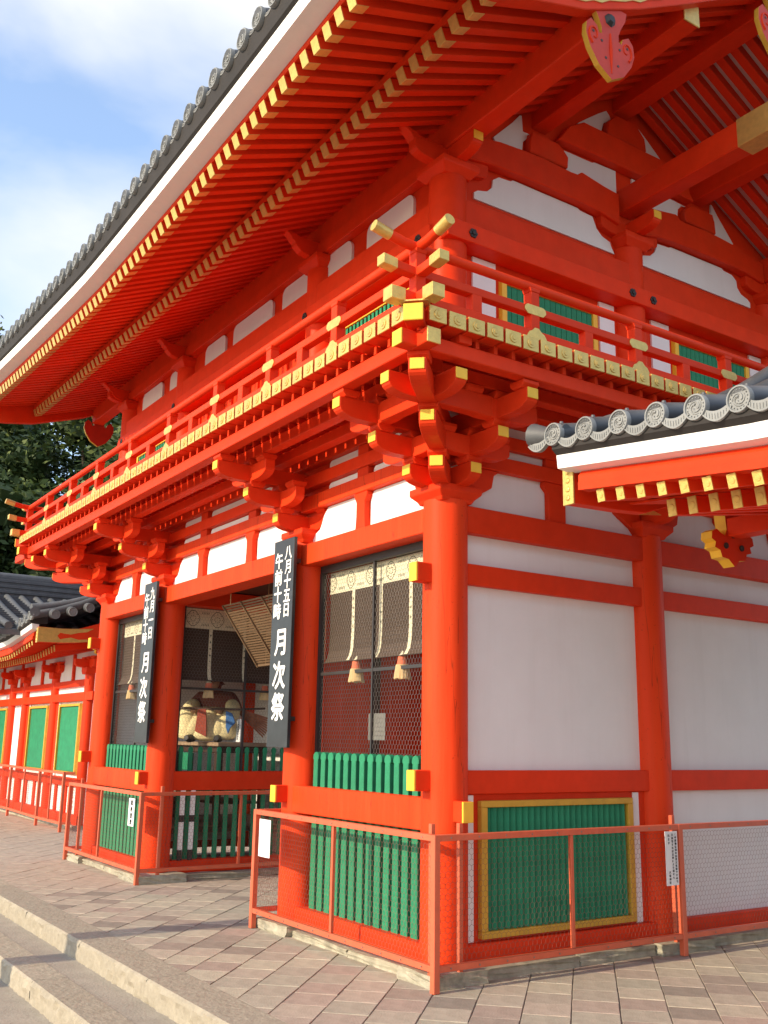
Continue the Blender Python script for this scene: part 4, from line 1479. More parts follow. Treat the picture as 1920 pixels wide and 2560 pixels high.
    bx('wall_purlin', g, RED, xg + s * 0.06, xb, yw - 0.08, yw + 0.08, 3.20, 3.34)
    bx('plaster_wall', g, WHITE, xa, xb, yw - 0.02, yw + 0.03, 0.1, 3.2, 0)
    bx('gable_wall', g, WHITE, xa - 0.02, xa + 0.02, yw, 2 * yr - yw, 0.1, 3.9, 0)
    bx('tie_beam', g, RED, xa + (-s) * 0.35, xb, yw - 0.135, yw - 0.021, 2.285, 2.44)
    bx('tie_beam', g, RED, xa, xb, yw - 0.105, yw - 0.021, 2.56, 2.68)
    bx('waist_rail', g, RED, xa, xb, yw - 0.105, yw - 0.021, 0.73, 0.88)
    bx('ground_sill', g, RED, xa, xb, yw - 0.125, yw - 0.021, 0.08, 0.24)
    bx('base_course', g, STONE, xa, xb, yw - 0.2, yw + 0.1, -0.02, 0.08)
    cm = MB().cyl((0, 0, 0.08), (0, 0, 2.86), 0.115, n=24).mesh('column', RED, smooth=40)
    for x in cols:
        link('column', cm, g, (x, yw - 0.03, 0))
        b = link('bracket_arm', arm_mesh(0.36, True), g, (x, yw - 0.06, 3.03))
        for q in (-0.27, 0, 0.27):
            link('bearing_block', blkm, b, (q, 0, 0.001))
        part('bearing_block', MB().prism([(-0.10, 2.76), (0.10, 2.76), (0.15, 2.82), (0.15, 2.885), (-0.15, 2.885), (-0.15, 2.82)], 'y', yw - 0.18, yw + 0.08), RED, g, bevel=0.004, loc=(x, 0, 0))
        link('bracket_arm', arm_mesh(0.34), b, (0, 0.03, 0.002), (0, 0, -PI / 2))
    for x0, x1 in zip(cols[:-1], cols[1:]):
        x0, x1 = min(x0, x1), max(x0, x1)
        c_ = (x0 + x1) / 2
        bx('strut', g, RED, c_ - 0.045, c_ + 0.045, yw - 0.07, yw - 0.021, 2.681, 3.19)
        # window with ochre frame, red side panels, white slips
        a0, a1 = x0 + 0.42, x1 - 0.40
        if x1 - x0 < 1.7:
            continue
        bx('plaster_slip', g, WHITE, a0 - 0.125, a0 - 0.03, yw - 0.05, yw - 0.021, 0.881, 2.284, 0)
        bx('red_panel', g, RED, x0 + 0.12, a0 - 0.13, yw - 0.05, yw - 0.021, 0.881, 2.284)
        wf = MB().box(a0, a1, yw - 0.085, yw - 0.021, 2.195, 2.24).box(a0, a1, yw - 0.085, yw - 0.021, 0.94, 0.985).box(a0, a0 + 0.05, yw - 0.085, yw - 0.021, 0.986, 2.194).box(a1 - 0.05, a1, yw - 0.085, yw - 0.021, 0.986, 2.194)
        wf = part('window', wf, OCHRE, g, bevel=0.004)
        bx('shutter_panel', wf, GREEN, a0 + 0.051, a1 - 0.051, yw - 0.045, yw - 0.021, 0.986, 2.194, 0.003)
        for xx in (x0 + 0.55, c_ + 0.1, x1 - 0.62):
            bx('red_post', g, RED, xx - 0.07, xx + 0.07, yw - 0.055, yw - 0.021, 0.241, 0.729)
    return g


wing('tiled_wing', 'tiled wing on the right whose big swirl-ended eave tiles overlap the gate side wall', 1.45, 1, 5.6, 1.6, 2.45, [2.45, 4.6, 6.75])
wing('tiled_wing', 'far wing beyond the gate with sunlit green shutters in ochre frames', -11.7, -1, 12.5, 1.2, -12.25, [-12.35, -14.5, -16.7, -17.85, -20.1, -22.3, -23.8], left=True)

# roof behind the left wing, its layered ridge running front to back
hr = thing('tiled_roof_hall', 'grey tiled roof with a tall layered ridge rising behind the far left wing', 'building')
hx, hz = -15.6, 4.42
ys0, ys1 = -1.1, 6.5
for k in range(8):
    w = 0.20 - 0.008 * k if k % 2 == 0 else 0.165 - 0.006 * k
    bx('ridge_course', hr, TILE, hx - w, hx + w, ys0, ys1, hz + k * 0.058, hz + (k + 1) * 0.058, 0.004)
part('ridge_cap', MB().cyl((hx, ys0, hz + 0.48), (hx, ys1, hz + 0.48), 0.085, n=12), TILE, hr, smooth=50)
sl = MB()
sl.prism([(hx, hz + 0.05), (hx + 3.15, 3.50), (hx + 3.15, 3.40), (hx, hz - 0.15)], 'y', ys0, ys1)
sl.prism([(hx, hz + 0.05), (hx - 3.15, 3.50), (hx - 3.15, 3.40), (hx, hz - 0.15)], 'y', ys0, ys1)
part('roof', sl, TILE, hr)
rowm = MB().tube([(0.1, 0, 0.05), (1.2, 0, -0.33), (2.3, 0, -0.66), (3.15, 0, -0.86)], 0.075, n=10).mesh('round_tile_row', TILE, smooth=50)
flat = MB()
for k in range(16):
    t = k / 16
    flat.box(0.15 + 3.0 * t, 0.15 + 3.0 * t + 0.03, -0.09, 0.09, 0.02 - 0.93 * t, 0.05 - 0.93 * t)
flatm = flat.mesh('flat_tile_course', TILE)
for k in range(25):
    y = ys0 + 0.12 + k * 0.30
    link('round_tile_row', rowm, hr, (hx, y, hz))
    link('flat_tile_course', flatm, hr, (hx, y + 0.15, hz), kind='stuff')
bx('wall', hr, WHITE, hx - 2.0, hx + 2.0, 2.6, ys1 - 0.5, 0, 3.6, 0)

# ------------------------------------------------------------------ wire-mesh barriers
def barrier(label, path, posts, thin, tall, h=1.02):
    g = thing('mesh_barrier', label, 'barrier', (path[0][0], path[0][1], 0))
    gi = Vector((path[0][0], path[0][1], 0))

    def bar(nm, p, q, w):
        p, q = Vector(p) - gi, Vector(q) - gi
        d = (q - p).normalized()
        n_ = Vector((-d.y, d.x, 0)) if abs(d.z) < 0.5 else Vector((1, 0, 0))
        u_ = d.cross(n_)
        a = w / 2
        return part(nm, MB().sweep(lambda k: [(p, q)[k] + n_ * i * a + u_ * j * a for i, j in ((-1, -1), (1, -1), (1, 1), (-1, 1))], 2), REDF, g, bevel=0.003)
    for (x0, y0), (x1, y1) in zip(path[:-1], path[1:]):
        d = Vector((x1 - x0, y1 - y0, 0))
        L = d.length
        d.normalize()
        e = d * 0.024
        bar('top_rail', (x0 + e.x, y0 + e.y, h - 0.022), (x1 - e.x, y1 - e.y, h - 0.022), 0.044)
        bar('bottom_rail', (x0 + e.x, y0 + e.y, 0.150), (x1 - e.x, y1 - e.y, 0.150), 0.042)
        o = part('wire_mesh', hexmesh(MB(), L - 0.05, h - 0.21, 0.042, 0.0011, lambda u, v: Vector((x0, y0, 0.17)) + d * (0.025 + u) + Vector((0, 0, v)) - gi), WIRER, g, kind='stuff')
        nb = int(L / 0.24)
        bo = MB()
        nn = Vector((d.y, -d.x, 0))
        for k in range(nb):
            c = Vector((x0, y0, 0)) + d * (0.12 + k * L / nb) - gi
            for z in (h - 0.022, 0.150):
                for sg in (1, -1):
                    p = c + nn * sg * 0.0222 + Vector((0, 0, z))
                    bo.cyl(p, p + nn * sg * 0.004, 0.006, n=6)
        part('rivets', bo, WIRE, g, kind='stuff')
    for x, y in posts:
        bar('post', (x, y, 0), (x, y, h), 0.05)
    for x, y in thin:
        bar('thin_post', (x, y, 0.172), (x, y, h - 0.045), 0.03)
    for x, y in tall:
        bar('stay_post', (x, y, 0.06), (x, y, 1.085), 0.036)
    return g


br = barrier('orange-red wire mesh barrier wrapping the near corner of the gate', [(-2.345, 0.02), (-2.345, -0.368), (0.384, -0.368), (0.384, 2.15), (0.384, 4.7)],
             [(-2.345, -0.368), (0.384, -0.368), (0.384, 2.15), (0.384, 4.7)], [(-0.98, -0.368), (0.384, 0.918), (0.384, 3.4)], [(-2.30, -0.12), (0.27, -0.315), (0.30, -0.09), (0.305, 2.16)])
bl = barrier('orange-red wire mesh barrier round the far front bay and into the passage', [(-8.06, 0.5), (-8.06, -0.35), (-5.325, -0.35), (-5.325, 2.1)],
             [(-8.06, -0.35), (-5.325, -0.35), (-5.325, 2.1), (-8.06, 0.5)], [(-6.74, -0.35), (-5.325, 0.92)], [(-5.335, -0.10), (-7.72, -0.30)])
bf = barrier('low mesh barrier along the foot of the far wing wall', [(-11.95, 0.92), (-12.0, 0.72), (-13.5, 0.71), (-16.0, 0.80), (-19.0, 0.80), (-22, 0.80)],
             [(-12.0, 0.72), (-13.5, 0.71), (-16.0, 0.80), (-19.0, 0.80), (-22, 0.80)], [(-12.75, 0.715), (-14.75, 0.755), (-17.5, 0.8), (-20.5, 0.8)], [])

# ------------------------------------------------------------------ notices
def flatsheet(name, label, cat, f, w, h, th=0.004, mats=PAPER):
    mb = MB()
    n = 5
    vs = []
    for k, t in ((0, 0.0), (1, th)):
        for i in range(n + 1):
            u = w * i / n
            wob = 0.004 * math.sin(3.1 * i / n)
            vs += [f(u, 0, t + wob), f(u, h, t + wob * 0.4)]
    fs = []
    o = 2 * (n + 1)
    for i in range(n):
        a = 2 * i
        fs += [(a, a + 1, a + 3, a + 2), (o + a, o + a + 2, o + a + 3, o + a + 1), (a, a + 2, o + a + 2, o + a), (a + 1, o + a + 1, o + a + 3, a + 3)]
    fs += [(0, o, o + 1, 1), (2 * n, 2 * n + 1, o + 2 * n + 1, o + 2 * n)]
    mb.add(vs, fs)
    return tag(part(name, mb, mats, None), label, cat)


def column_text(txt, u, vtop, size, pitch):
    return [(c, u, vtop - (k + 0.5) * pitch, size) for k, c in enumerate(txt) if c != '　']


flatsheet('paper_notice', 'blank white paper hung on the passage end of the near barrier', 'notice', lambda u, v, t: (-2.235 + u, -0.392 - t, 0.625 + v), 0.215, 0.32)
f1 = lambda u, v, t: (-5.655 + u, -0.378 - t, 0.627 + v)
o = flatsheet('smoking_notice', 'white vertical paper sign with four black characters on the far barrier', 'sign', f1, 0.19, 0.313)
lettering(column_text('境内禁煙', 0.11, 0.300, 0.062, 0.072), INK, o, lambda u, v, t: f1(u, v, 0.0085 + t), bold=0.02)
f2 = lambda u, v, t: (0.412 + t, 1.944 + u, 0.549 + v)
o = flatsheet('heritage_notice', 'narrow grey-white paper notice with columns of print on the side barrier', 'notice', f2, 0.146, 0.42)
it = column_text('この建物は国の重要文化財ですので', 0.118, 0.408, 0.021, 0.0245)
it += column_text('汚損等すれば法律により罰せら', 0.080, 0.405, 0.021, 0.0255)
it += column_text('れます', 0.038, 0.402, 0.024, 0.029)
it += column_text('八坂神社', 0.038, 0.115, 0.022, 0.026)
lettering(it, INK, o, lambda u, v, t: f2(u, v, 0.0085 + t))
fg = lambda u, v, t: (-1.17 + u, 0.066 - t * 0.5, 1.655 + v)
o = flatsheet('grey_notice', 'dull grey sheet wired inside the netting of the near front bay', 'notice', fg, 0.26, 0.225, mats=mat('grey_card', (0.14, 0.135, 0.12), rough=0.8))


def signboard(label, x, dated, timed):
    w, h, zb, yb = 0.40, 1.955, 1.575, -0.285
    g = tag(part('signboard', MB().box(-w / 2, w / 2, 0, 0.035, 0, h), BOARD, None, bevel=0.003, loc=(x, yb, zb)), label, 'sign', 'festival signboards on the gate columns')
    for z in (1.72, 0.24):
        part('hanger', MB().box(0.02, 0.14, 0.035, 0.11, z, z + 0.04), BLACK, g)
    f = lambda u, v, t: (u, -0.0015 - t, v)
    it = []
    v = h - 0.13
    for k, c in enumerate(dated):
        s = 0.16 if c != '十' and c != '五' else 0.12
        it.append((c, 0.095, 1.815 - k * (0.165 if len(dated) < 5 else 0.138), 0.165 if len(dated) < 5 else 0.145))
    for k, c in enumerate(timed):
        it.append((c, -0.085, 1.755 - k * 0.163, 0.165))
    for c, vv in (('月', 0.965), ('次', 0.66), ('祭', 0.37)):
        it.append((c, 0.0, vv, 0.27))
    lettering(it, PAINTW, g, f, sx=0.95, bold=0.026)
    return g


signboard('black signboard with white brush characters dated the eighth month, on the nearer passage column', -2.185, '八月十五日', '午前十時')
signboard('black signboard with white brush characters dated the ninth month, on the farther passage column', -5.70, '九月一日', '午前十時')

# ------------------------------------------------------------------ reed blinds with brocade bands
def blind(label, x0, x1, zt, zb, f, straps, med, bandh=0.205):
    """f(u, v, t): u along, v = height, t = towards the viewer"""
    prof = [(zt, 0.0), (zt - 0.3, 0.0), (zb + 0.25, 0.0), (zb + 0.12, 0.005), (zb + 0.05, 0.02), (zb, 0.05), (zb - 0.015, 0.085)]
    mb = MB()

    def sheet(a, b, pr, th):
        mbb = MB()
        n = len(pr)
        mbb.prism([(i, i) for i in range(3)], 'x', 0, 0) if False else None
        vs = [f(a, z, t + 0.0) for z, t in pr] + [f(b, z, t + 0.0) for z, t in pr] + [f(a, z, t + th) for z, t in pr] + [f(b, z, t + th) for z, t in pr]
        fs = []
        for i in range(n - 1):
            fs += [(i, i + 1, n + i + 1, n + i), (2 * n + i, 3 * n + i, 3 * n + i + 1, 2 * n + i + 1), (i, 2 * n + i, 2 * n + i + 1, i + 1), (n + i, n + i + 1, 3 * n + i + 1, 3 * n + i)]
        fs += [(0, n, 3 * n, 2 * n), (n - 1, 3 * n - 1, 4 * n - 1, 2 * n - 1)]
        fs[-1] = (n - 1, 2 * n - 1 + 2 * n, 2 * n - 1, n - 1) if False else (n - 1, 3 * n - 1, 4 * n - 1, 2 * n - 1)
        return mbb.add(vs, fs)
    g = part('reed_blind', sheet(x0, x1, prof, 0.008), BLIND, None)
    tag(g, label, 'blind', 'reed blinds in the gate openings')
    # reeds: fine horizontal rods
    rd = MB()
    z = zt - bandh - 0.01
    while z > zb + 0.02:
        p = 0.0 if z > zb + 0.25 else 0.02 * ((zb + 0.25 - z) / 0.25) ** 2
        rd.add([f(x0, z, 0.0085 + p), f(x1, z, 0.0085 + p), f(x1, z - 0.006, 0.0085 + p), f(x0, z - 0.006, 0.0085 + p), f(x0, z - 0.003, 0.0125 + p), f(x1, z - 0.003, 0.0125 + p)], [(0, 1, 5, 4), (4, 5, 2, 3)])
        z -= 0.0125
    part('reeds', rd, BLIND, g, kind='stuff')
    bd = part('brocade_band', sheet(x0, x1, [(zt, 0.01), (zt - bandh * 0.5, 0.01), (zt - bandh, 0.01)], 0.006), CLOTH, g)
    pr = MB()
    zc = zt - bandh / 2
    rr = bandh * 0.40

    def ring(cx, cz, ra, rb, t=0.0175, n=14, wd=0.007):
        vs, fs = [], []
        for i in range(n):
            a = 2 * PI * i / n
            for q in (1.0, 1 - wd / ra):
                k = q * (1 + 0.06 * math.cos(4 * a))
                vs.append(f(cx + ra * k * math.cos(a), cz + rb * k * math.sin(a), t))
        for i in range(n):
            j = (i + 1) % n
            fs.append((2 * i, 2 * j, 2 * j + 1, 2 * i + 1))
        pr.add(vs, fs)
    for c in med:
        ring(c, zc, rr * 0.92, rr, wd=0.008)
        for i in range(8):
            a = i * PI / 4
            for q in (0.35, 0.68):
                px, pz = c + rr * q * math.cos(a), zc + rr * q * math.sin(a)
                e = 0.010
                pr.add([f(px - e, pz, 0.0175), f(px, pz + e * .7, 0.0175), f(px + e, pz, 0.0175), f(px, pz - e * .7, 0.0175)], [(0, 1, 2, 3)])
    for c0, c1 in zip(med[:-1], med[1:]):
        m_ = (c0 + c1) / 2
        for sx_ in (-0.045, -0.022, 0.0, 0.022, 0.045):
            for sz_ in (-0.38, 0.36):
                px, pz = m_ + sx_, zc + sz_ * bandh * 0.8
                pr.add([f(px - .007, pz - .012, 0.0175), f(px + .003, pz - .012, 0.0175), f(px + .010, pz + .014, 0.0175), f(px + .002, pz + .014, 0.0175)], [(0, 1, 2, 3)])
    part('printed_crests', pr, INKG, g, kind='stuff')
    for c in straps:
        st = part('brocade_strap', sheet(c - 0.023, c + 0.023, [(zt - bandh - 0.001, 0.010), (zb + 0.25, 0.010), (zb + 0.12, 0.016), (zb + 0.05, 0.030), (zb + 0.0, 0.06)], 0.005), CLOTH, g)
        dt = MB()
        z = zt - bandh - 0.08
        while z > zb + 0.2:
            dt.add([f(c - 0.014, z, 0.0158), f(c, z + 0.016, 0.0158), f(c + 0.014, z, 0.0158), f(c, z - 0.016, 0.0158)], [(0, 1, 2, 3)])
            z -= 0.085
        part('strap_crests', dt, INKG, st, kind='stuff')
    return g


ff = lambda u, v, t: (u, 0.135 - t, v)
blind('sunlit brown reed blind with cream crest band in the near front bay', -1.97, -0.22, 3.212, 2.36, ff, [-1.55, -1.09, -0.635], [-1.93, -1.60, -1.27, -0.94, -0.61, -0.28])
blind('brown reed blind half hidden behind the farther signboard', -7.70, -5.92, 3.225, 2.36, ff, [-7.27, -6.81, -6.35], [-7.55, -7.22, -6.89, -6.56, -6.23, -5.99])
fp = lambda u, v, t: (-5.80 + t, u, v)
blind('shaded reed blind on the passage side of the guardian room', 0.20, 2.05, 3.275, 2.37, fp, [0.60, 1.09, 1.60], [0.34, 0.68, 1.02, 1.36, 1.70], bandh=0.255)


def tassel(x, y, z, label, s=0.78):
    g = thing('blind_tassel', label, 'tassel', (x, y, z), 'tassels under the reed blinds')
    part('cord_knot', MB().tube([(0, 0, 0.06 * s), (0, 0, 0.03 * s), (0, 0, 0.0)], [q * 0.8 for q in (0.006, 0.022, 0.05)], n=10), CLOTH, g, smooth=60)
    part('red_band', MB().tube([(0, 0, -0.001), (0, 0, -0.045 * s), (0, 0, -0.09 * s)], [q * 0.8 for q in (0.052, 0.057, 0.064)], n=12), mat('faded_red_silk', (0.55, 0.13, 0.06), rough=0.8, var=0.3, scale=40, stretch=(1, 1, .1)), g, smooth=60)
    fr = MB()
    for k in range(30):
        a = 2 * PI * k / 30
        r0, r1 = 0.049, 0.066 + random.uniform(-.004, .004)
        fr.cyl((r0 * math.cos(a), r0 * math.sin(a), -0.0905 * s), (r1 * math.cos(a), r1 * math.sin(a), (-0.24 + random.uniform(-.008, .008)) * s), 0.0085, 0.008, n=5)
    fr.cyl((0, 0, -0.091 * s), (0, 0, -0.23 * s), 0.044, 0.058, n=12)
    part('straw_fringe', fr, STRAW, g, smooth=50, kind='stuff')


tassel(-1.42, 0.09, 2.345, 'straw tassel under the left strap of the sunlit near blind')
tassel(-0.70, 0.09, 2.345, 'straw tassel beside the near corner column under the sunlit blind')
tassel(-5.76, 0.60, 2.335, 'dark tassel hanging above the guardian figure')
tassel(-5.76, 1.40, 2.335, 'shaded tassel just left of the nearer signboard, right of the guardian')
tassel(-7.15, 0.09, 2.335, 'tassel of the blind behind the farther signboard')

# half-lowered bamboo screen inside the passage
bs = thing('bamboo_screen', 'tilted bamboo slat screen hanging inside the passage ceiling', 'screen', (-3.5, 0.2, 3.17))
slm = MB().box(-1.10, 1.10, -0.0105, 0.0105, -0.003, 0.003).mesh('slat', BAMBOO)
n = 26
for k in range(n):
    t = k / (n - 1)
    link('slat', slm, bs, (0, 0.017 + 0.483 * t, -0.66 * t), (math.atan2(-0.66, 0.483), 0, 0))
for x in (-1.10, -0.62, -0.1, 0.45, 1.05):
    part('batten', MB().sweep(lambda k, x=x: [(x + i * 0.011, (0.0, 0.50)[k] + j * 0.006, (0.02, -0.675)[k] + j * 0.006 - 0.012) for i, j in ((-1, -1), (1, -1), (1, 1), (-1, 1))], 2), BAMBOO, bs)
part('edge_rod', MB().cyl((-1.11, 0.505, -0.672), (1.1, 0.505, -0.672), 0.013, n=8), BAMBOO, bs)
for x in (-0.9, 0.9):
    part('hanging_cord', MB().cyl((x, 0.5, -0.66), (x, 0.5, 0.33), 0.005, n=6), STRAW, bs)
    part('hanging_cord', MB().cyl((x, 0.01, 0.0), (x, 0.01, 0.33), 0.005, n=6), STRAW, bs)

# ------------------------------------------------------------------ guardian room
tb_ = thing('altar_table', 'long dark wooden altar table under the seated guardian', 'table', (-6.75, 1.25, 0.56))
bx('table_top', tb_, mat('worn_table_wood', (0.30, 0.20, 0.12), rough=0.6, var=0.25, scale=8), -0.88, 0.86, -0.42, 0.42, 0.985, 1.035)
bx('table_apron', tb_, WOODD, -0.74, 0.74, -0.36, 0.36, 0.90, 0.984)
for x in (-0.68, 0.68):
    for y in (-0.32, 0.32):
        bx('leg', tb_, WOODD, x - 0.04, x + 0.04, y - 0.04, y + 0.04, 0.0, 0.899)
for z in (0.25, 0.42, 0.6):
    bx('shelf', tb_, WOODD, -0.63, 0.63, -0.30, 0.30, z, z + 0.03)
bx('green_cloth', tb_, GREEN, -0.30, 0.0, -0.44, -0.37, 0.66, 0.89)
for k in range(7):
    bx('step_block', tb_, STONE, -0.78 + k * 0.22, -0.78 + k * 0.22 + 0.19, -0.62, -0.48, 0.32, 0.50)
    bx('step_block', tb_, STONE, -0.70 + k * 0.22, -0.70 + k * 0.22 + 0.19, -0.60, -0.47, 0.51, 0.62)


def skin_body(name, chain, edges, mats, parent, loc, levels=2, root=0):
    me = bpy.data.meshes.new(name)
    me.from_pydata([c[:3] for c in chain], edges, [])
    o = bpy.data.objects.new(name, me)
    COL.objects.link(o)
    sk = o.modifiers.new('skin', 'SKIN')
    for i, c in enumerate(chain):
        v = me.skin_vertices[0].data[i]
        v.radius = (c[3], c[4] if len(c) > 4 else c[3])
        v.use_root = i == root
    sb = o.modifiers.new('subd', 'SUBSURF')
    sb.levels = sb.render_levels = levels
    dg = bpy.context.evaluated_depsgraph_get()
    nm = bpy.data.meshes.new_from_object(o.evaluated_get(dg))
    bpy.data.objects.remove(o)
    for p in nm.polygons:
        p.use_smooth = True
    nm.materials.clear()
    nm.materials.append(mats)
    return link(name, nm, parent, loc)


gs = thing('guardian_statue', 'seated guardian figure in cream robe with red apron and long bow', 'statue', (-6.47, 1.02, 1.596))
CREAM = mat('cream_robe', (0.66, 0.56, 0.30), rough=0.85, var=0.16, scale=8, stain=0.3, stain_col=(0.40, 0.16, 0.08), stain_scale=9)
DKRED = mat('dark_red_robe', (0.16, 0.035, 0.02), rough=0.8, var=0.3, scale=14, stain=0.4, stain_col=(0.35, 0.16, 0.07), stain_scale=16)
SKIN = mat('painted_wood_face', (0.42, 0.24, 0.14), rough=0.6)
gs.rotation_euler = (0, 0, R(48))
gs.scale = (1.06, 1.06, 1.06)
skin_body('body', [(0, 0, 0.12, 0.20, 0.17), (0, 0.02, 0.34, 0.17, 0.13), (0, 0.03, 0.52, 0.18, 0.12), (0, 0.03, 0.62, 0.075), (0, 0.02, 0.72, 0.095), (0, 0.02, 0.80, 0.085),
                   (-0.20, 0.02, 0.55, 0.095), (-0.30, -0.08, 0.40, 0.085), (-0.16, -0.22, 0.36, 0.055), (0.20, 0.02, 0.55, 0.095), (0.32, -0.06, 0.40, 0.085), (0.18, -0.22, 0.36, 0.055)],
          [(0, 1), (1, 2), (2, 3), (3, 4), (4, 5), (2, 6), (6, 7), (7, 8), (2, 9), (9, 10), (10, 11)], DKRED, gs, (0, 0, 0))
skin_body('trousers', [(0, 0.0, 0.20, 0.21, 0.17), (-0.15, -0.16, 0.30, 0.14), (-0.17, -0.26, 0.22, 0.13), (-0.18, -0.28, 0.02, 0.15), (0.15, -0.16, 0.30, 0.14), (0.17, -0.26, 0.22, 0.13), (0.16, -0.28, 0.02, 0.15)],
          [(0, 1), (1, 2), (2, 3), (0, 4), (4, 5), (5, 6)], CREAM, gs, (0, 0, 0))
for sx_ in (-1, 1):
    skin_body('robe_sleeve', [(sx_ * 0.21, -0.02, 0.50, 0.10), (sx_ * 0.30, -0.14, 0.40, 0.11), (sx_ * 0.27, -0.26, 0.30, 0.12, 0.09), (sx_ * 0.26, -0.30, 0.14, 0.13, 0.07), (sx_ * 0.27, -0.31, 0.02, 0.14, 0.05)], [(0, 1), (1, 2), (2, 3), (3, 4)], CREAM, gs, (0, 0, 0))
skin_body('robe_front', [(0, -0.20, 0.42, 0.12, 0.10), (0, -0.27, 0.28, 0.15, 0.10), (0, -0.31, 0.12, 0.18, 0.10), (0, -0.33, 0.0, 0.20, 0.08)], [(0, 1), (1, 2), (2, 3)], CREAM, gs, (0, 0, 0))
part('red_apron', MB().prism([(-0.075, 0.39), (0.03, 0.40), (0.045, 0.22), (0.05, 0.06), (-0.10, 0.13), (-0.085, 0.28)], 'y', -0.44, -0.425), mat('red_apron_cloth', (0.30, 0.055, 0.03), rough=0.85, var=0.25, scale=20), gs, bevel=0.004)
part('blue_sash', MB().prism([(0.27, 0.38), (0.35, 0.35), (0.40, 0.24), (0.34, 0.18), (0.31, 0.10), (0.28, 0.18)], 'y', -0.40, -0.375), mat('blue_cloth', (0.03, 0.12, 0.32), rough=0.8), gs, bevel=0.004)
qv = MB()
for k in range(9):
    a = R(-16 - k * 3.2)
    qv.sweep(lambda i, a=a, k=k: [(0.20 + (0, 0.55)[i] * math.cos(a), 0.10 + 0.006 * k + dy, 0.44 + (0, 0.55)[i] * math.sin(a) + dz) for dy, dz in ((-.008, -.012), (.008, -.012), (.008, .012), (-.008, .012))], 2)
part('arrow_fan', qv, mat('feather_fletching', (0.42, 0.16, 0.08), rough=0.8, var=0.5, scale=18), gs, kind='stuff')
part('bow', MB().tube([(-0.62, -0.36, 0.385), (-0.3, -0.42, 0.41), (0.1, -0.42, 0.40), (0.45, -0.36, 0.40), (0.72, -0.22, 0.42)], 0.013, n=8), WOODD, gs, smooth=60)
part('court_hat', MB().tube([(0, 0.03, 0.80), (0, 0.04, 0.87), (0, 0.08, 0.93), (0, 0.10, 1.04)], [0.085, 0.075, 0.05, 0.02], n=12), BLACK, gs, smooth=60)
fc = MB()
fc.tube([(0, -0.05, 0.66), (0, -0.065, 0.70), (0, -0.068, 0.75), (0, -0.05, 0.80)], [0.03, 0.062, 0.064, 0.05], n=14)
fc.tube([(0, -0.125, 0.755), (0, -0.142, 0.725), (0, -0.128, 0.715)], [0.006, 0.012, 0.008], n=6)
part('face', fc, SKIN, gs, smooth=60)
for sx_ in (-1, 1):
    part('eye', MB().box(sx_ * 0.025 - 0.012, sx_ * 0.025 + 0.012, -0.132, -0.126, 0.748, 0.754), INK, gs)
    hd = MB()
    hx_ = sx_ * 0.16
    hd.tube([(hx_, -0.24, 0.37), (hx_, -0.29, 0.375), (hx_, -0.33, 0.38)], [0.024, 0.034, 0.026], n=10)
    for k in range(4):
        q = hx_ + (k - 1.5) * 0.017
        hd.tube([(q, -0.32, 0.39), (q, -0.37, 0.405), (q, -0.395, 0.385), (q, -0.375, 0.365)], 0.0085, n=6)
    hd.tube([(hx_ - sx_ * 0.03, -0.28, 0.375), (hx_ - sx_ * 0.045, -0.32, 0.39), (hx_ - sx_ * 0.03, -0.36, 0.40)], 0.010, n=6)
    part('hand', hd, SKIN, gs, smooth=60)
    part('shoe', MB().tube([(sx_ * 0.17, -0.30, 0.045), (sx_ * 0.18, -0.40, 0.04), (sx_ * 0.19, -0.48, 0.05)], [0.05, 0.05, 0.03], n=10), BLACK, gs, smooth=60)
fn = lambda u, v, t: (-6.27 + u, 1.14 - t, 1.605 + v)
o = flatsheet('guardian_notice', 'white card with columns of print leaning beside the seated guardian', 'notice', fn, 0.40, 0.29, th=0.01)
it = column_text('この御神門は重要', 0.335, 0.265, 0.026, 0.030) + column_text('文化財です', 0.275, 0.265, 0.026, 0.030)
it += column_text('火気を禁止します', 0.21, 0.265, 0.026, 0.030) + column_text('どうぞお静かに', 0.15, 0.265, 0.026, 0.030) + column_text('八坂神社', 0.075, 0.14, 0.024, 0.028)
lettering(it, INK, o, lambda u, v, t: fn(u, v, 0.0145 + t))
# two striped gate bars standing behind the passage pales
for k, (y, w) in enumerate(((0.268, 'left'), (0.402, 'right'))):
    g = thing('striped_bar', ('white bar with a black band between the passage pales, the one nearest the column' if k == 0 else 'white bar with a black band between the passage pales, second from the column'), 'bar', (-5.60, y, 0.21), 'striped bars behind the passage pales')
    part('white_length', MB().box(-0.012, 0.012, -0.028, 0.028, 0.12, 0.44), PAINTW, g)
    part('black_band', MB().box(-0.012, 0.012, -0.028, 0.028, 0.441, 0.52), BLACK, g)
    part('white_length', MB().box(-0.012, 0.012, -0.028, 0.028, 0.521, 0.86), PAINTW, g)
    part('black_band', MB().box(-0.012, 0.012, -0.028, 0.028, 0.0, 0.119), BLACK, g)

# stone post out on the lower ground; its shadow crosses the steps
sp = thing('stone_post', 'tall square stone post on the lower ground casting a long shadow over the steps', 'post', (-2.84, -7.4, -0.30))
part('shaft', MB().box(-0.15, 0.15, -0.15, 0.15, 0.25, 3.75), CURB, sp, bevel=0.015)
part('plinth', MB().box(-0.32, 0.32, -0.32, 0.32, 0.0, 0.249), CURB, sp, bevel=0.02)
part('cap_stone', MB().add([(-.15, -.15, 3.751), (.15, -.15, 3.751), (.15, .15, 3.751), (-.15, .15, 3.751), (0, 0, 3.86)], [(3, 2, 1, 0), (0, 1, 4), (1, 2, 4), (2, 3, 4), (3, 0, 4)]), CURB, sp)

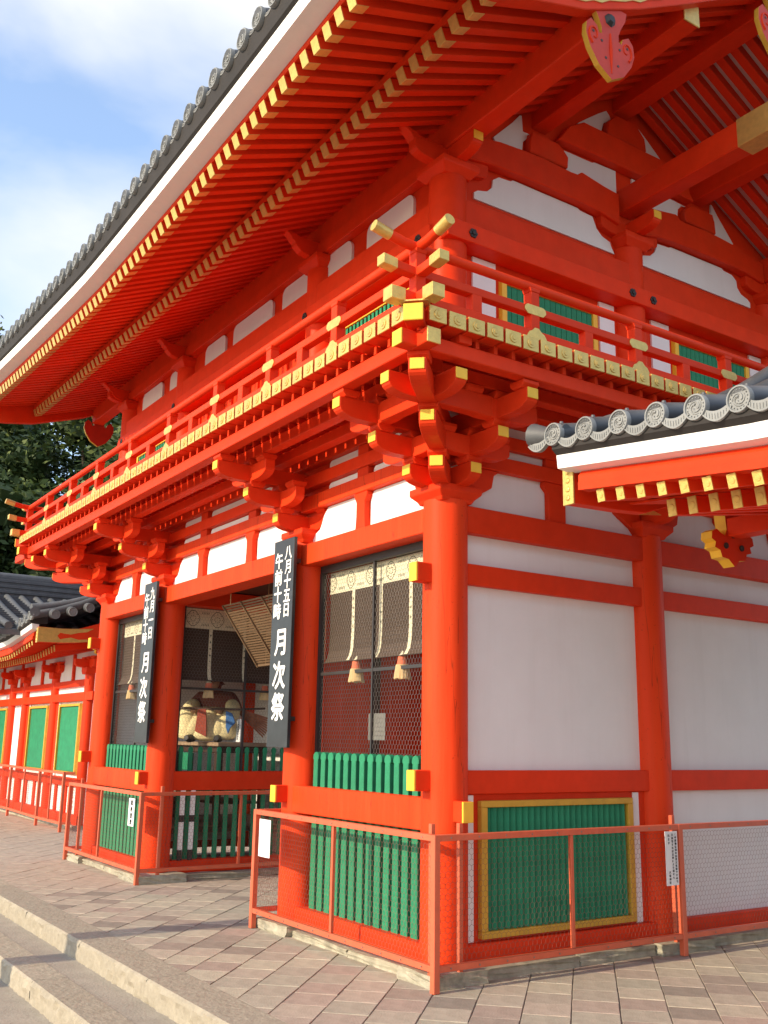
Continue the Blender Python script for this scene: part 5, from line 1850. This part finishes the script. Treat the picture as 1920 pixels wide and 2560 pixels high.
# ------------------------------------------------------------------ trees
LEAF = mat('camphor_leaf', (0.040, 0.066, 0.018), rough=0.6, var=0.45, scale=0.8, spec=0.3)
LEAF2 = mat('young_leaf', (0.095, 0.125, 0.030), rough=0.6, var=0.4, scale=0.9, spec=0.3)
BARK = mat('bark', (0.10, 0.075, 0.05), rough=0.95, var=0.3, scale=6, bump=0.6, bscale=18)


def tree(label, x, y, h, rx_, ry_, seed, n=15000):
    rnd = random.Random(seed)
    g = thing('broadleaf_tree', label, 'tree', (x, y, -0.3), 'broadleaf trees beyond the far wing')
    tr = MB().tube([(0, 0, 0), (0.1, 0.05, h * 0.25), (-0.1, 0.1, h * 0.5), (0.05, 0, h * 0.8)], [0.45, 0.36, 0.26, 0.10], n=10)
    blobs = []
    for k in range(52):
        a = rnd.uniform(0, 2 * PI)
        r = math.sqrt(rnd.random())
        z = h * rnd.uniform(0.22, 0.93)
        wz = math.sin(PI * min(1, max(0.05, (z / h - 0.05) / 0.98))) ** 0.6
        bxx, byy = rx_ * r * wz * math.cos(a), ry_ * r * wz * math.sin(a)
        blobs.append((bxx, byy, z, rnd.uniform(0.9, 1.75)))
        if k < 14:
            tr.tube([(0, 0, z * 0.6), (bxx * 0.5, byy * 0.5, z * 0.82), (bxx, byy, z)], [0.13, 0.08, 0.03], n=6)
    part('trunk', tr, BARK, g, smooth=60)
    cr, cr2 = MB(), MB()
    ins = MB()
    for bx_, by_, bz_, br_ in blobs:
        for la in range(5):
            for lo in range(8):
                q = []
                for a_, b_ in ((la, lo), (la + 1, lo), (la + 1, lo + 1), (la, lo + 1)):
                    th, ph = PI * a_ / 5, 2 * PI * (b_ % 8) / 8
                    rr_ = br_ * 0.62 * (1 + 0.22 * math.sin(3.1 * a_ + 1.7 * (b_ % 8) + bx_))
                    q.append((bx_ + rr_ * math.sin(th) * math.cos(ph), by_ + rr_ * math.sin(th) * math.sin(ph), bz_ + rr_ * 0.72 * math.cos(th)))
                ins.add(q, [(0, 1, 2, 3)])
    link('inner_foliage', raw_mesh('inner_foliage', ins, LEAF), g, kind='stuff')
    for i in range(n):
        bx_, by_, bz_, br_ = rnd.choice(blobs)
        d = Vector((rnd.gauss(0, 1), rnd.gauss(0, 1), rnd.gauss(0, 1))).normalized()
        q = br_ * (0.55 + 0.45 * rnd.random() ** 0.5) * rnd.uniform(0.85, 1.15)
        p = Vector((bx_, by_, bz_)) + Vector((d.x * q, d.y * q, d.z * q * 0.72))
        u = Vector((rnd.gauss(0, 1), rnd.gauss(0, 1), rnd.gauss(0, .6))).normalized()
        w = u.cross(Vector((rnd.gauss(0, 1), rnd.gauss(0, 1), rnd.gauss(0, 1)))).normalized()
        s = rnd.uniform(0.065, 0.13)
        c = cr if (i % 4) else cr2
        c.add([p - u * s * 1.3, p + w * s * 0.6, p + u * s * 1.3, p - w * s * 0.6], [(0, 1, 2, 3)])
    link('crown', raw_mesh('crown', cr, LEAF), g, kind='stuff')
    link('crown', raw_mesh('crown', cr2, LEAF2), g, kind='stuff')
    return g


def raw_mesh(name, mb, m_):
    me = bpy.data.meshes.new(name)
    me.from_pydata(mb.v, [], mb.f)
    me.materials.append(m_)
    return me


tree('dense dark evergreen rising right behind the far wing and beside the balcony end', -24.5, 4.6, 12.2, 4.8, 5.0, 11, 40000)
tree('dark evergreen at the far left whose top shows above the eave tiles', -27.0, 0.2, 14.6, 4.2, 4.6, 12, 30000)
tree('dark evergreen at the left edge low behind the layered roof ridge', -22.5, 0.6, 9.6, 3.6, 3.2, 15, 24000)
tree('evergreen glimpsed between the balcony end and the upper wall', -26.0, 9.5, 12.5, 4.5, 4.5, 13, 24000)
